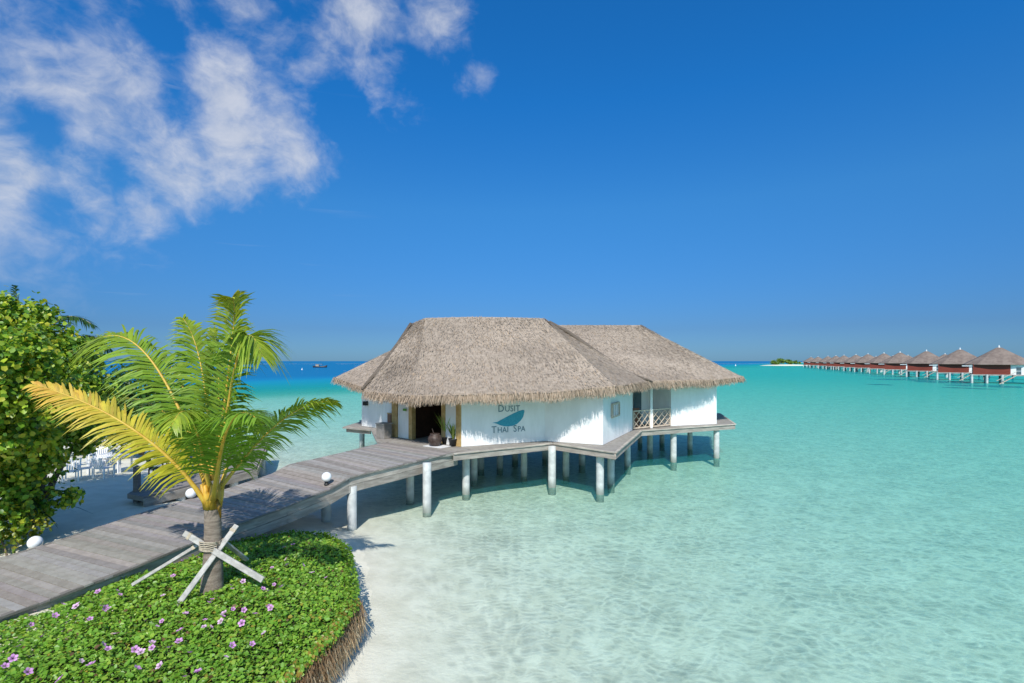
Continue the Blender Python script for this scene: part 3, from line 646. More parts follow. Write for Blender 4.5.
# ------------------------------------------------------------------ coconut palm with its timber braces
PB = Vector((-6.6, 11.25, .95)); PD = PB.y
palm = thing('coconut_palm', 'young coconut palm with yellow stalks growing in the flower bed', 'palm tree', PB)
def PL_(v): return Vector(v)-PB
tp = []; rd = []
for k in range(34):
    t = k/33; tp.append(PL_(PB+Vector((.03*math.sin(t*3), 0, -.15+t*2.35)))); rd.append((.20-.05*t)*(1+(.035 if k % 2 else 0))+(.05*(1-t)**4))
tb = MB(); tb.tube(tp, rd, 18); tb.build('trunk', M_bark, palm, True)
CR = PB+Vector((.02, 0, 2.05))
def bez(ps, t):
    ps = [Vector(p) for p in ps]
    while len(ps) > 1: ps = [a.lerp(b_, t) for a, b_ in zip(ps[:-1], ps[1:])]
    return ps[0]
def frond(root, org, ctrl, leaf_l, c_in, c_tip, n=58, droop=.5, th=.055, w=.05, twist=0.0, rc=(1, 1, 1)):
    g = random.Random(hash((round(ctrl[-1][0], 2), round(ctrl[-1][2], 2))) & 0xffff)
    pts = [bez(ctrl, i/24) for i in range(25)]
    mb = MB()
    n = int(n*1.5)
    for i in range(n):
        t = .17+.83*(i+.5)/n; p = bez(ctrl, t); tg = (bez(ctrl, min(1, t+.02))-bez(ctrl, t-.02)).normalized()
        sd = tg.cross(Vector((0, 0, 1)))
        if sd.length < .25: sd = sd+Vector((.6, -.5, 0))
        sd.normalize(); upv = sd.cross(tg)
        if twist: sd, upv = sd*math.cos(twist)+upv*math.sin(twist), upv*math.cos(twist)-sd*math.sin(twist)
        ll = 1.28*leaf_l*(.35+.65*math.sin(math.pi*min(1, .16+t*.80)))*(1.0 if t < .85 else 1-.45*(t-.85)/.15)
        for s in (-1, 1):
            an = R(68-32*t+g.uniform(-7, 7)); d = tg*math.cos(an)+sd*s*math.sin(an)+upv*g.uniform(.05, .28)
            d.normalize(); ln = ll*g.uniform(.82, 1.08); dr_ = droop*g.uniform(.6, 1.4)
            q = p+Vector((g.uniform(-.01, .01),)*3); vs = []
            wv = d.cross(upv); wv = wv.normalized() if wv.length > .01 else sd
            for k, ww in enumerate((.55, 1, .8, .04)):
                u = k/3; x = q+d*ln*u+Vector((0, 0, -1))*dr_*ln*u*u*.75
                vs += [x-wv*w*ww*.5, x+wv*w*ww*.5]
            mixv = min(1, max(0, t*1.0+g.uniform(-.2, .2)-.1))**1.6; b_ = g.uniform(.78, 1.2)
            c = tuple(max(0, (a*(1-mixv)+e*mixv)*b_) for a, e in zip(c_in, c_tip))
            mb.put([v-org for v in vs], [(0,1,3,2),(2,3,5,4),(4,5,7,6)], c)
    fo = mb.build('frond', M_frond, root)
    rb = MB(); rb.tube([p-org for p in pts], [th*(1-.92*(i/24)**.7) for i in range(25)], 7, rc); rb.build('stalk', M_rachis, fo, True)
    return fo
GR, YG, YE, OR = (.19, .35, .03), (.38, .46, .04), (.56, .54, .045), (.74, .44, .08)
def F3(pxs): return [dp(x, y, PD+o) for x, y, o in pxs]
frond(palm, PB, F3([(207,506,-.1),(176,452,-.5),(112,405,-.7),(32,384,-.9)]), .60, YE, OR, 64, .6, .06, twist=.75)
frond(palm, PB, F3([(210,486,0),(185,420,.3),(140,290,.5),(82,352,.4)]), .92, GR, YG, 66, .85, .055, twist=.5)
frond(palm, PB, F3([(212,480,.2),(196,430,.9),(175,320,1.5),(136,372,1.7)]), .9, GR, YG, 56, .6, .05)
frond(palm, PB, F3([(214,480,.2),(208,420,.5),(206,350,.8),(183,318,.8)]), .78, GR, YG, 56, .7, .05, twist=.4)
frond(palm, PB, F3([(214,480,0),(225,400,0),(240,300,.3),(232,298,-.2)]), .85, (.15, .29, .025), (.50, .50, .045), 64, .6, .05, twist=-.5)
frond(palm, PB, F3([(216,485,-.2),(230,400,-.5),(240,290,-.2),(262,356,-.9)]), .95, GR, YG, 66, .9, .055)
frond(palm, PB, F3([(219,490,0),(246,455,.2),(290,395,.5),(336,402,.5)]), .72, (.22, .38, .03), YG, 62, .7, .05, twist=.55)
frond(palm, PB, F3([(213,500,-.2),(220,450,-.8),(228,395,-1.5),(256,418,-2.3)]), .85, GR, (.2, .34, .03), 50, .7, .06)
frond(palm, PB, F3([(208,494,.1),(196,460,.6),(178,395,1.5),(120,398,2.4)]), .72, GR, YG, 54, .7, .05)
frond(palm, PB, F3([(210,490,-.1),(200,440,-.6),(190,385,-1.3),(172,425,-1.9)]), .62, GR, YG, 46, .75, .05)
frond(palm, PB, F3([(220,490,.3),(235,440,1.1),(250,380,2.0),(262,430,2.8)]), .70, GR, YG, 50, .8, .05)
frond(palm, PB, F3([(215,480,.1),(218,420,.2),(222,370,.4),(214,330,.5)]), .55, (.16, .26, .03), YG, 50, .3, .04, twist=1.2)
hk = MB()                                       # fibrous leaf sheaths at the crown
for k in range(9):
    a = 2*math.pi*k/9+.3; d = Vector((math.cos(a), math.sin(a), 0))
    hk.tube([PL_(CR+d*.10+Vector((0, 0, -.22))), PL_(CR+d*.15+Vector((0, 0, .05))), PL_(CR+d*.21+Vector((0, 0, .32)))], [.085, .075, .03], 7, (.85, .8, .75) if k % 3 else (1.1, 1, .9))
hk.build('leaf_sheath', M_rachis, palm, True)
hang = MB(); hang.tube([PL_(CR+Vector((.14, -.1, .0))), PL_(CR+Vector((.22, -.12, -.18))), PL_(CR+Vector((.25, -.12, -.42)))], [.03, .05, .015], 6, (.35, .3, .25)); hang.build('dead_sheath', M_rachis, palm, True)

def stake(px0, py0, d0, px1, py1, d1, w, h, label):
    p, q = dp(px0, py0, d0), dp(px1, py1, d1); t = thing('wooden_stake', label, 'stake', q, 0, 'timber braces round the palm trunk')
    b = MB(); b.beam(Vector((0, 0, 0)), p-q, w, h, up=(0, -1, .3)); o = b.build('plank', M_stake, t)
    bv = o.modifiers.new('bevel', 'BEVEL'); bv.width = .008; bv.segments = 1
    c = MB(); pm = (p-q)*.93; dd = (p-q).normalized(); c.beam(pm-dd*.03, pm+dd*.03, w+.012, h+.012, up=(0, -1, .3)); c.build('binding', M_rope, t)
    return t
stake(184, 533, 11.2, 263, 580, 10.9, .125, .05, 'pale timber brace sloping down to the right in front of the palm trunk')
stake(237, 525, 11.45, 177, 606, 10.55, .115, .05, 'pale timber brace leaning from lower left up to the right across the trunk')
stake(198, 545, 11.45, 132, 585, 11.05, .07, .05, 'thin long pole propped against the palm trunk from the left')
stake(222, 540, 11.45, 247, 560, 12.2, .10, .05, 'short shaded brace behind the palm trunk on its right')
rp = thing('rope_lashing', 'pale rope lashed round the palm trunk where the braces cross', 'rope', (PB.x, PB.y, 2.0))
rb = MB()
for k in range(6):
    z_ = -.10+.035*k; rb.tube([(.225*math.cos(a), .225*math.sin(a)-.01, z_+.012*math.sin(a*2+k)) for a in np.linspace(0, 2*math.pi, 22)], .014, 6)
pc = dp(211, 549, 10.93)-Vector((PB.x, PB.y, 2.0))
rb.build('coil', M_rope, rp, True)

# ------------------------------------------------------------------ trees and shrubs on the shore
def leafy(root, org, clumps, per, size, cols, name='crown', wide=1.5, upb=.5, hollow=.4):
    Ps, Ns = [], []
    for c, r in clumps:
        c = np.array(c); r = np.array(r if hasattr(r, '__len__') else (r, r, r)); n = int(per*(r[0]*r[1]*r[2])**(2/3))
        d = unit(rng.normal(size=(n, 3))); rr = rng.uniform(hollow, 1.0, n)**.7
        # knots of leaves on twig ends
        kn = unit(rng.normal(size=(max(6, n//26), 3))); kc = kn[rng.integers(0, len(kn), n)]
        d2 = unit(d*.34+kc); p = c+d2*rr[:, None]*r*(1+.17*rng.normal(size=(n, 1)))
        Ps.append(p); Ns.append(unit(d2*.9+np.array([[0, -.1, upb]])+rng.normal(0, .6, (n, 3))))
    P, N = np.concatenate(Ps), np.concatenate(Ns); n = len(P); T = unit(rng.normal(size=(n, 3))+np.array([[0, 0, -.35]]))
    ci = np.array(cols)[rng.choice(len(cols), n, p=None)]*rng.uniform(.75, 1.25, (n, 1))
    return scatter(name, LEAF_V*np.array([wide, 1, 1]), LEAF_F, P-np.array(org), T, N, rng.uniform(size*.65, size*1.2, n), ci, M_leaf, root)
tree_o = Vector((-15.2, 16.2, .95))
tree = thing('broadleaf_tree', 'big glossy broadleaf tree with bright yellow green leaves beside the boardwalk', 'tree', tree_o)
tk = MB()
for (tx, ty, tz, r) in ((-16.2,16.4,6.8,.16),(-14.4,16.2,5.4,.13),(-15.0,15.2,4.0,.11),(-13.9,17.0,4.3,.10),(-16.8,15.0,4.6,.12)):
    e = Vector((tx, ty, tz))-tree_o; tk.tube([(0, 0, -.3), e*.3+Vector((.05, .1, .3)), e*.65+Vector((.1, -.1, .1)), e], [r*1.2, r*.9, r*.6, r*.25], 8)
tk.build('trunk', M_branch, tree, True)
cl = [(dp(px, py, d), r) for px, py, d, r in ((-25,330,16,1.3),(20,328,16,.95),(42,312,16.2,.42),(30,352,15.8,1.2),(68,352,16.4,.75),(-10,385,15.2,1.4),(45,400,15.6,1.25),(92,352,17.4,.45),(80,385,16.6,.95),(100,400,17,.65),(15,440,14.8,1.2),(70,425,16,.85),(-15,470,14.2,1.1),(40,462,14.8,.75),(-30,318,16.5,1.0),(8,312,16.2,.5),(85,440,16.4,.42),(-60,350,13.2,1.5),(-40,395,12.6,1.1),(-150,345,12.4,1.5),(-90,325,14.0,1.4),(-160,380,11.0,1.3),(-55,440,13.0,.9),(28,388,12.7,.85),(10,358,12.3,.9),(58,405,13,.55),(0,425,12.6,.8),(-20,380,12,.9),(40,440,13.4,.5),(20,495,14.4,.75),(0,525,13.6,.6),(58,500,15,.5))]+[((-13.3,12.2,6.1),1.1),((-13.7,10.8,6.7),1.3),((-14.8,10.2,6.2),1.4),((-14.2,11.8,7.2),1.2),((-17.2,14.6,5.2),1.3),((-18.6,16,6.2),1.4),((-17.6,13.2,6.6),1.3),((-16.6,13.8,4.4),1.1)]
leafy(tree, tree_o, cl, 1500, .145, [(.34, .48, .035), (.42, .54, .04), (.17, .34, .03), (.25, .42, .035), (.56, .56, .05), (.10, .24, .02)])
# low shrub and strap-leaved plant under the tree
sh_o = gp(8, 556, .95); shrub = thing('low_shrub', 'low yellow green shrub at the foot of the tree by the boardwalk', 'shrub', sh_o)
leafy(shrub, sh_o, [(sh_o+Vector((-.3, .3, .25)), .5), (sh_o+Vector((-.9, .2, .45)), .6), (sh_o+Vector((.05, .7, .35)), .42)], 1000, .10, [(.20, .26, .02), (.13, .22, .02), (.34, .32, .03)])
sb = MB(); sb.tube([(0,0,-.1), (-.3,.2,.2), (-.5,.2,.5)], [.03,.02,.01], 6); sb.build('stem', M_branch, shrub)
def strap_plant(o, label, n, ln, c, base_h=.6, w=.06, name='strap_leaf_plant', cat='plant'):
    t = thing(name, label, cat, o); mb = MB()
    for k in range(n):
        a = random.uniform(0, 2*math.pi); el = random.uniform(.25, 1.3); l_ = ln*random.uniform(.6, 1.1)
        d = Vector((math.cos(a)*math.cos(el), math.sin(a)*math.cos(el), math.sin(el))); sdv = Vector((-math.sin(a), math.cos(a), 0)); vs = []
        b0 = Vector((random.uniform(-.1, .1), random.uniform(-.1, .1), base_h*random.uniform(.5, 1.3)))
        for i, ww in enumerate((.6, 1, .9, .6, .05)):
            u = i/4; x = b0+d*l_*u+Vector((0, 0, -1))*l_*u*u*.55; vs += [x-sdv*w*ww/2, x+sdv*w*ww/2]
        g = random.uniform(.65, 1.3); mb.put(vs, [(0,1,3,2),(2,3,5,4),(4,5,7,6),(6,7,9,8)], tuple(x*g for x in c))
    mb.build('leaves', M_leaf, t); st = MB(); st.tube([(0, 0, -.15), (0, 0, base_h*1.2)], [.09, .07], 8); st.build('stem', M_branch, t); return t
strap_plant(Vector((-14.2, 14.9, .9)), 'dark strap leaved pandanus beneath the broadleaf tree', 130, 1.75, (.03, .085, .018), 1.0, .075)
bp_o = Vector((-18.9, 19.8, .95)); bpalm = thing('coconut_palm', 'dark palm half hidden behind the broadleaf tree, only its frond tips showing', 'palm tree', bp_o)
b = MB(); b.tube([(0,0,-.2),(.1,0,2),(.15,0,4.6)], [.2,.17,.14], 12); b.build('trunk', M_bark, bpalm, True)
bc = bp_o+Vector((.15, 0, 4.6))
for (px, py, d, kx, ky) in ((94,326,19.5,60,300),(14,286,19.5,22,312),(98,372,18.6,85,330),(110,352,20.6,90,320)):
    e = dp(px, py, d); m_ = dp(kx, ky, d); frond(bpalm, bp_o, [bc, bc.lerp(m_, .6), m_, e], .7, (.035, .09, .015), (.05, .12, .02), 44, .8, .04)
bush_o = Vector((-21, 29, .9)); bush = thing('shore_shrub', 'dark green shrub on the beach behind the coconut palm fronds', 'shrub', bush_o)
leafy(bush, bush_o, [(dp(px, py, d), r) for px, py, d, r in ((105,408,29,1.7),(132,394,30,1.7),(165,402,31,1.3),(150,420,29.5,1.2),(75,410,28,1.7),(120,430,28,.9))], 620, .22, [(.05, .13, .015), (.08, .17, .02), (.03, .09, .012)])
b = MB()
for e in ((-1,0,2.2),(1.2,.3,2.6),(.2,-.2,2.8)): b.tube([(0,0,-.2), tuple(x*.5 for x in e), e], [.12,.08,.03], 7)
b.build('trunk', M_branch, bush, True)

# ------------------------------------------------------------------ second deck, post, chairs on the beach
tdk = thing('timber_terrace', 'grey timber terrace on short piles behind the coconut palm', 'terrace', (-13, 22, 0)); TD0 = Vector((-13, 22, 0))
Q = [(-13.05,18.1),(-11.5,23.0),(-14.6,30.6),(-17.4,29.6),(-13.9,18.5)]; n = len(Q); b = MB()
b.put([Vector((x, y, z))-TD0 for z in (1.03, 1.2) for x, y in Q], [tuple(range(n))[::-1], tuple(range(n, 2*n))]+[(i, (i+1) % n, n+(i+1) % n, n+i) for i in range(n)], (.8, .8, .82)); b.build('deck', M_wood, tdk)
b = MB()
for i in range(2):
    p, q = Vector((*Q[i], .98)), Vector((*Q[i+1], .98)); d = (q-p).normalized(); nn = Vector((d.y, -d.x, 0))*.05; b.beam(p+nn-TD0, q+nn-TD0, .06, .30, (.9, .88, .85))
b.build('edge_board', M_beam, tdk)
for (x, y) in ((-12.7,19.6),(-11.95,22.0),(-11.9,23.6),(-13.3,27.2),(-14.6,30)):
    o = pile0.copy(); COL.objects.link(o); o.parent = tdk; o.location = Vector((x, y, -.88))-TD0
pst = thing('timber_post', 'dark upright timber post at the near corner of the terrace', 'post', gp(137, 497, 1.0)); b = MB()
b.beam((0, 0, -.3), (0, 0, 1.1), .17, .17, (.45, .45, .5)); b.build('shaft', M_beam, pst); b = MB(); b.put([(-.1,-.1,1.1),(.1,-.1,1.1),(.1,.1,1.1),(-.1,.1,1.1),(0,0,1.18)], [(0,1,4),(1,2,4),(2,3,4),(3,0,4),(3,2,1,0)], (.5,.5,.5)); b.build('cap', M_beam, pst)
def chair(p, rz, label, m, group, cat='chair'):
    t = thing('garden_chair', label, cat, p, rz, group)
    b = MB()
    for k in range(6): b.box((-.25+k*.085, -.24, .40), (-.25+k*.085+.07, .24, .43))
    b.build('seat', m, t); b = MB()
    for k in range(6): b.beam((-.22+k*.088, .24, .43), (-.22+k*.088, .36, .88), .055, .02)
    b.beam((-.26, .36, .88), (.26, .36, .88), .04, .06); b.build('backrest', m, t)
    for sx in (-.26, .26):
        b = MB(); b.beam((sx, -.26, .62), (sx, .30, .64), .055, .03); b.build('armrest', m, t)
        for (y0, h) in ((-.24, .62), (.24, .43)):
            b = MB(); b.beam((sx, y0, -.03), (sx, y0, h), .045, .045); b.build('leg', m, t)
    return t
for px, py, rz, lb in ((72,478,.5,'white garden chair farthest left on the sunlit beach, by the tree leaves'),(84,475,-.7,'white garden chair facing away, second from left on the beach'),(95,470,2.4,'white garden chair in the middle of the beach group'),(104,474,3.0,'white garden chair nearest the shade edge on the beach'),(111,468,1.2,'white garden chair at the right end of the beach group'),(98,462,.2,'white garden chair at the back of the beach group')):
    q = gp(px, py, .98); chair((q.x, q.y, float(terrain_z(np.array([q.x]), np.array([q.y]))[0])), rz, lb, M_white, 'white chairs on the beach')
q = gp(90, 471, .98); tz = float(terrain_z(np.array([q.x]), np.array([q.y]))[0])
tbl = thing('garden_table', 'white slatted table among the white beach chairs', 'table', (q.x+.5, q.y+.9, tz)); b = MB()
for k in range(8): b.box((-.5+k*.125, -.5, .68), (-.5+k*.125+.11, .5, .72))
b.build('tabletop', M_white, tbl)
for sx in (-.42, .42):
    for sy in (-.42, .42): b = MB(); b.beam((sx, sy, -.03), (sx, sy, .68), .06, .06); b.build('leg', M_white, tbl)
M_wicker = mat('dark_wicker', (.03, .025, .022), (.06, .05, .045), 30, .6)
for px, d, rz, lb in ((158, 21.0, 1.9, 'dark wicker chair on the terrace nearer the post'), (178, 21.4, -2.2, 'dark wicker chair on the terrace nearer the palm trunk')):
    chair(((px-512)/512*d, d, 1.2), rz, lb, M_wicker, 'dark chairs on the terrace')

# ------------------------------------------------------------------ things by the spa entrance
u0 = gp(435, 446, DZ+.01); urn = thing('clay_urn', 'dark round clay urn on the white mat by the spa doorway', 'urn', (u0.x, u0.y, DZ+.03)); b = MB()
b.lathe([(.17,0),(.25,.06),(.32,.22),(.33,.34),(.27,.46),(.21,.50),(.24,.55),(.22,.56),(.17,.50),(.15,.40)], 22); b.build('body', M_urn, urn, True)
b = MB(); b.tube([(.02,-.05,.45),(-.06,-.1,.62),(-.12,-.1,.8)], [.02,.018,.015], 8); b.build('ladle', M_urn, urn)
mt = MB(); mt.box((-.55, -.35, 0), (.55, .35, .014)); o = mt.build('doormat', M_white); o.location = (u0.x+.1, u0.y-.05, DZ+.008); o.rotation_euler = (0, 0, -.6); tag(o, 'white mat under the clay urn on the spa deck', 'mat')
def potted(px, py, label, h):
    q = gp(px, py, DZ); t = thing('potted_plant', label, 'potted plant', (q.x, q.y, DZ+.008), 0, 'potted plants by the spa door'); b = MB()
    b.lathe([(.15,0),(.20,.28),(.22,.30),(.22,.34),(.18,.34),(.17,.30)], 18); b.build('pot', M_black, t, True)
    mb = MB()
    for k in range(22):
        a = random.uniform(0, 6.28); sp_ = random.uniform(.05, .38); l_ = h*random.uniform(.6, 1.1); d = Vector((math.cos(a)*sp_, math.sin(a)*sp_, 1)).normalized(); s_ = Vector((-math.sin(a), math.cos(a), 0)); vs = []
        for i, ww in enumerate((.7, 1, .7, .05)):
            u = i/3; x = Vector((0, 0, .3))+d*l_*u+Vector((math.cos(a), math.sin(a), -.4))*l_*.22*u*u; vs += [x-s_*.04*ww, x+s_*.04*ww]
        mb.put(vs, [(0,1,3,2),(2,3,5,4),(4,5,7,6)], tuple(x*random.uniform(.8, 1.3) for x in (.30, .40, .08)))
    mb.build('leaves', M_leaf, t)
potted(445.5, 444, 'black pot with tall spiky leaves nearer the dark doorway', 1.25); potted(453, 446, 'black pot with shorter spiky leaves beside the ochre door post', .95)
q = gp(384, 438, DZ); bx = thing('timber_bin', 'grey timber bin standing beside the walkway end', 'bin', (q.x, q.y, DZ), -.6); b = MB()
for k in range(5): b.box((-.30+k*.12, -.25, 0), (-.30+k*.12+.115, .25, .72), (.8, .8, .82))
b.build('body', M_wood, bx); b = MB(); b.box((-.33, -.28, .72), (.33, .28, .77), (.9, .9, .9)); b.build('lid', M_beam, bx)
q = gp(389.7, 436, DZ); nb = thing('notice_board', 'brown upright board leaning at the white wall left of the door', 'board', (q.x, q.y, DZ), -.9); b = MB()
b.box((-.22, -.03, 0), (.22, .03, 1.15)); b.build('panel', M_balc, nb); b = MB(); b.box((-.25, -.04, 1.15), (.25, .04, 1.20)); b.build('top_rail', M_trim, nb)

# ------------------------------------------------------------------ water villas along the far jetty
def villa():
    t = thing('water_villa', '', 'villa'); HZ = 2.4
    # local axes: x to the right along the front, -y towards the lagoon
    b = MB(); n = 16; ring = []
    def sq(r, a):
        c, s = math.cos(a), math.sin(a); k = r/max(abs(c), abs(s))**.55; return c*k, s*k
    vs = []; lv = ((5.9, 5.0), (5.85, 5.15), (4.0, 6.6), (2.1, 8.2), (.5, 9.6), (.05, 9.75))
    for r, z in lv:
        for k in range(n): x, y = sq(r, 2*math.pi*(k+.5)/n); vs.append((x*1.28, y, z))
    fs = [(i*n+k, i*n+(k+1) % n, (i+1)*n+(k+1) % n, (i+1)*n+k) for i in range(len(lv)-1) for k in range(n)]+[tuple(range(n))[::-1]]
    b.put(vs, fs); r_ = b.build('roof', M_vroof, t)
    b = MB(); b.lathe([(.24, 9.6), (.26, 9.8), (.10, 9.95), (.16, 10.1), (.02, 10.3)], 8, (.8, .78, .75)); b.build('finial', M_white, r_)
    b = MB(); b.box((-5.4, -4.9, HZ), (2.0, -4.6, 5.2)); b.build('red_wall', M_redwall, t)
    b = MB(); b.box((-5.4, -4.6, HZ), (-5.1, 4.4, 5.2)); b.build('red_wall', M_redwall, t)
    b = MB(); b.box((2.0, -4.8, HZ), (6.2, -4.5, 5.2)); b.build('white_wall', M_plaster, t)
    b = MB(); b.box((4.95, -4.5, HZ), (5.2, 4.4, 5.0)); b.box((-5.1, 4.1, HZ), (4.95, 4.4, 5.0)); b.build('white_wall', M_plaster, t)
    b = MB(); b.box((3.1, -4.86, HZ+.1), (4.0, -4.805, 4.3)); b.build('window', M_glass, t)
    b = MB(); b.box((-6.0, -5.2, HZ-.30), (6.6, 5.0, HZ-.005)); b.box((2.4, -7.0, HZ-.30), (6.6, -5.2, HZ-.005)); b.build('deck', M_beam, t)
    b = MB(); b.box((-7.6, -4.7, 4.55), (-5.0, -2.0, 4.75)); b.build('porch_roof', M_white, t)
    for y in (-5.5, .0, 4.4):
        for x in (-5.6, -2.6, .4, 5.9):
            b = MB(); b.lathe([(.27, -2.4), (.27, HZ-.31 if y > -5 else HZ-.02)], 8, (1, 1, 1), (x, y, 0)); b.build('pile', M_pile, t)
    b = MB()
    for k in range(9): b.box((3.0-k*.42-.42, -8.2, HZ-.3*(k+1)), (3.0-k*.42, -7.05, HZ-.3*(k+1)+.08))
    b.build('steps', M_redwall, t)
    b = MB()
    for y in (-8.2, -7.05): b.beam((3.0, y, HZ+.9), (-.8, y, -.1+.9), .07, .09); b.beam((3.0, y, HZ-.1), (-.8, y, -.4), .10, .18, (.6, .5, .45))
    b.build('stair_rail', M_lattice, t)
    b = MB()
    for x in (2.5, 4.5, 6.5): b.beam((x, -6.9, HZ), (x, -6.9, HZ+1), .1, .1)
    b.beam((2.5, -6.9, HZ+1), (6.5, -6.9, HZ+1), .1, .1); b.build('railing', M_white, t)
    return t
vproto = villa()
line = [(999,349),(960,350),(926.5,351),(900,352),(884,353),(868,353),(856,353.5),(844,354),(836,354.5),(828,355),(818,355.5),(811,356)]
ords = ['nearest', 'second nearest', 'third nearest', 'fourth nearest', 'fifth nearest', 'sixth nearest', 'seventh nearest', 'eighth nearest', 'ninth nearest', 'tenth nearest', 'second farthest', 'farthest']
jp = []
for i, (px, _) in enumerate(line):
    k = (px-512)/512; t = (k*140-133)/(158-k*360); x, y = 133+158*t, 140+360*t; jp.append((x, y))
    o = vproto if i == 0 else copy_tree(vproto); o.location = (x, y, 0); o.rotation_euler = (0, 0, R(-38+random.uniform(-4, 4)))
    tag(o, f'red walled thatched water villa, {ords[i]} in the front row on the right', 'villa', 'water villas along the far jetty')
sdv = Vector((360, -158, 0)).normalized()
for i, px in enumerate((945, 968, 908, 893, 876, 862, 850, 840)):
    k = (px-512)/512; x0, y0 = 133+sdv.x*38, 140+sdv.y*38; t = (k*y0-x0)/(158-k*360)
    x, y = x0+158*t, y0+360*t
    o = copy_tree(vproto); o.location = (x, y, 0); o.rotation_euler = (0, 0, R(142))
    wh = {945: 'peeping between the second and third front villas', 968: 'just behind the second nearest front villa', 908: 'between the third and fourth front villas', 893: 'between the fourth and fifth front villas', 876: 'between the fifth and sixth front villas', 862: 'between the sixth and seventh front villas', 850: 'between the seventh and eighth front villas', 840: 'between the eighth and ninth front villas'}[px]
    tag(o, f'thatched villa roof of the back row {wh}', 'villa', 'water villas along the far jetty')
jt = thing('jetty', 'long plank jetty on piles linking the far water villas', 'jetty', (133+sdv.x*19, 140+sdv.y*19, 0)); b = MB()
b.beam((-40, -92, 2.1), (158*1.1, 360*1.1, 2.1), 2.4, .3); b.build('deck', M_beam, jt)
b = MB()
for k in range(60):
    t = -.2+k*.022; b.beam((158*t, 360*t, -2), (158*t, 360*t, 2), .35, .35)
o = b.build('pile', M_pile, jt); o['kind'] = 'stuff'

# ------------------------------------------------------------------ islet, boats, surf, seagrass
isl = MB(); n = 28; cx, cy = 352, 655; pr = []
for r, z in ((1.0, -.8), (.9, .1), (.72, .9), (.4, 1.5), (.05, 1.7)):
    pr.append([(34*r*math.cos(2*math.pi*k/n)*(1+.12*math.sin(3*k)), 16*r*math.sin(2*math.pi*k/n), z) for k in range(n)])
isl.put([p for l_ in pr for p in l_], [(i*n+k, i*n+(k+1) % n, (i+1)*n+(k+1) % n, (i+1)*n+k) for i in range(4) for k in range(n)]+[tuple(range(4*n, 5*n))])
o = isl.build('islet', M_sand, None, True); o.location = (cx, cy, 0); tag(o, 'low sandy islet at the far end of the villa row', 'islet', kind='structure')
for px, top, r, lb in ((781, 358.3, 4.0, 'rounded dark green bush, tallest on the far sandy islet'), (774, 360.3, 3.4, 'low green bush at the left end of the far islet'), (788, 359.6, 3.4, 'green bush right of the tallest bush on the islet'), (796, 360.6, 2.6, 'small yellow green bush at the right of the islet')):
    x = (px-512)/512*cy; o_ = Vector((x, cy, 1.2)); t = thing('island_bush', lb, 'bush', o_, 0, 'bushes on the far islet')
    zt = EYE+(361-top)/512*cy; zc = max(1.8, zt-r*.7)
    leafy(t, o_, [(Vector((x, cy, zc)), (r*1.3, r, r*.7)), (Vector((x+r, cy-1, zc-r*.4)), (r, r, r*.5))], 60, 1.1, [(.17, .30, .04), (.25, .36, .05), (.11, .22, .03)])
    b = MB(); b.tube([(0, 0, -.6), (0, 0, max(1, zc-1.2))], [.4, .15], 7); b.build('trunk', M_branch, t)
M_hull = mat('dark_hull', (.02, .022, .03), (.035, .035, .045), 1, .4)
bo = thing('dive_boat', 'dark wooden boat with a canopy anchored near the horizon', 'boat', (-177, 472, 0), .1); b = MB(); vs = []
for u in np.linspace(-1, 1, 13):
    w = 1.9*(1-abs(u)**2.6)+.06; sh = 1.15+.9*abs(u)**3*(1.4 if u > 0 else .8)
    vs += [(6.6*u, -w, sh), (6.2*u, -w*.75, .1), (5.6*u, 0, -.5), (6.2*u, w*.75, .1), (6.6*u, w, sh), (6.6*u, 0, sh-.05)]
fs = []
for i in range(12):
    for k in range(6): fs.append((i*6+k, i*6+(k+1) % 6, (i+1)*6+(k+1) % 6, (i+1)*6+k))
b.put(vs, fs+[tuple(range(6))[::-1], tuple(range(72, 78))]); b.build('hull', M_hull, bo, True)
b = MB(); b.box((-4.2, -1.6, 3.0), (2.4, 1.6, 3.15)); b.build('canopy', mat('canopy_grey', (.35, .33, .30)), bo)
b = MB(); b.box((-3.6, -1.3, 1.1), (-.8, 1.3, 2.9)); b.build('cabin', mat('cabin_paint', (.30, .26, .22)), bo)
for x, y in ((-4, -1.4), (2.2, -1.4), (-4, 1.4), (2.2, 1.4)): b = MB(); b.beam((x, y, 1.0), (x, y, 3.0), .12, .12); b.build('canopy_post', M_hull, bo)
b = MB(); b.beam((1, 0, 3.15), (1, 0, 5.2), .12, .12); b.build('mast', M_hull, bo)
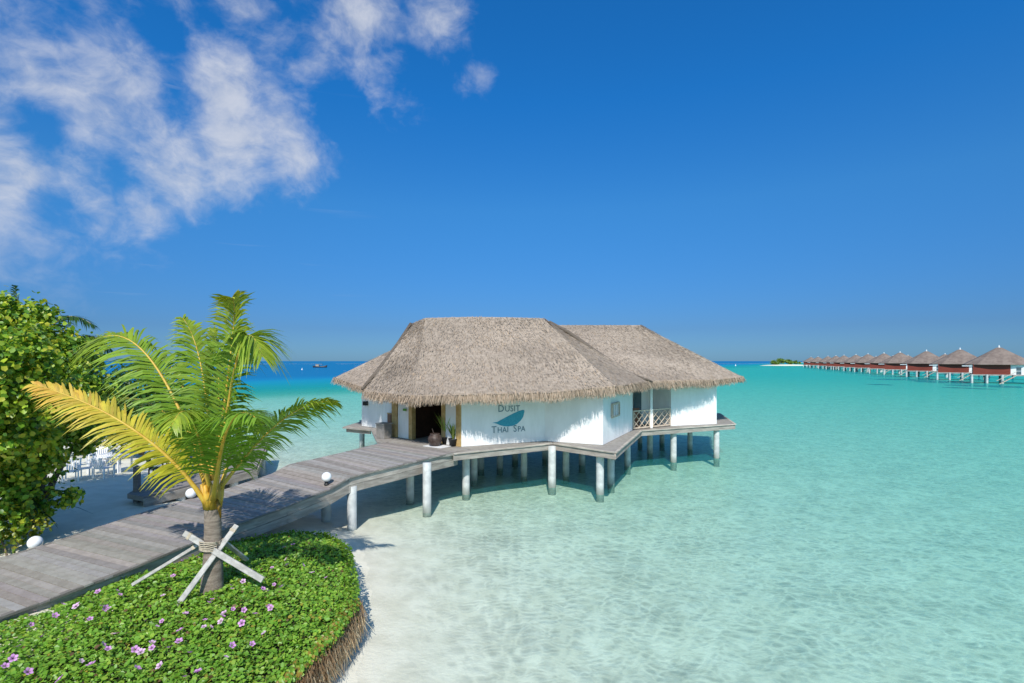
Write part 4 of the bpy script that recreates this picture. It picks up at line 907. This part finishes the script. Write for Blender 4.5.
def buoy(px, py, s, lb):
    q = gp(px, py, 0); t = thing('mooring_buoy', lb, 'buoy', (q.x, q.y, 0), 0, 'white buoys in the lagoon'); b = MB()
    b.lathe([(.2*s, -.2*s), (.5*s, .1*s), (.55*s, .4*s), (.3*s, .7*s), (.08*s, .8*s), (.06*s, 1.5*s)], 12); b.build('float', M_white, t, True)
    b = MB(); b.put([(0, -.02, 1.5*s), (.5*s, -.02, 1.3*s), (0, -.02, 1.1*s), (0, .02, 1.5*s), (.5*s, .02, 1.3*s), (0, .02, 1.1*s)], [(0,1,2),(5,4,3),(0,3,4,1),(1,4,5,2),(2,5,3,0)]); b.build('flag', M_white, t)
buoy(302, 370, .9, 'small white buoy floating left of the dark boat'); buoy(735.5, 366, 1.5, 'white buoy off the right end of the spa roof near the horizon')
M_foam = mat('foam', (.7, .74, .76), (.8, .8, .8), .05, .9)
b = MB(); g = random.Random(4)
for k in range(150):
    x = g.uniform(-700, 560); y = 1060+.10*x+g.uniform(-14, 14); l_ = g.uniform(12, 60); w = g.uniform(4, 14)
    vs = [(x+l_*math.cos(a)*.5*g.uniform(.7, 1.2), y+w*math.sin(a)*.5, .10+.25*k/150) for a in np.linspace(0, 2*math.pi, 9)[:-1]]
    b.put(vs, [tuple(range(8))])
o = b.build('surf_foam', M_foam); tag(o, 'thin white line of surf breaking on the outer reef', 'surf', kind='stuff')
M_grass = mat('seagrass', (.03, .07, .06), (.05, .10, .08), .2, .9)
b = MB(); g = random.Random(9)
for px, py, w, h in ((926,383.5,48,2.4),(950,386,24,1.6),(962,392,34,2.0),(893,382,30,1.2),(880,388,20,1.0)):
    q = gp(px, py, -2.0); d = q.y; sx = w*d/512/2; sy = h*d*d/512/8
    for j in range(5):
        ox, oy = g.uniform(-.6, .6)*sx, g.uniform(-.6, .6)*sy; zz = float(terrain_z(np.array([q.x+ox]), np.array([q.y+oy]))[0])+.03+.004*j
        b.put([(q.x+ox+sx*.5*math.cos(a)*g.uniform(.7, 1.2), q.y+oy+sy*.5*math.sin(a)*g.uniform(.7, 1.2), zz) for a in np.linspace(0, 2*math.pi, 13)[:-1]], [tuple(range(12))])
o = b.build('seagrass', M_grass); tag(o, 'dark streaks of seagrass on the lagoon bed before the villas', 'seagrass', kind='stuff')
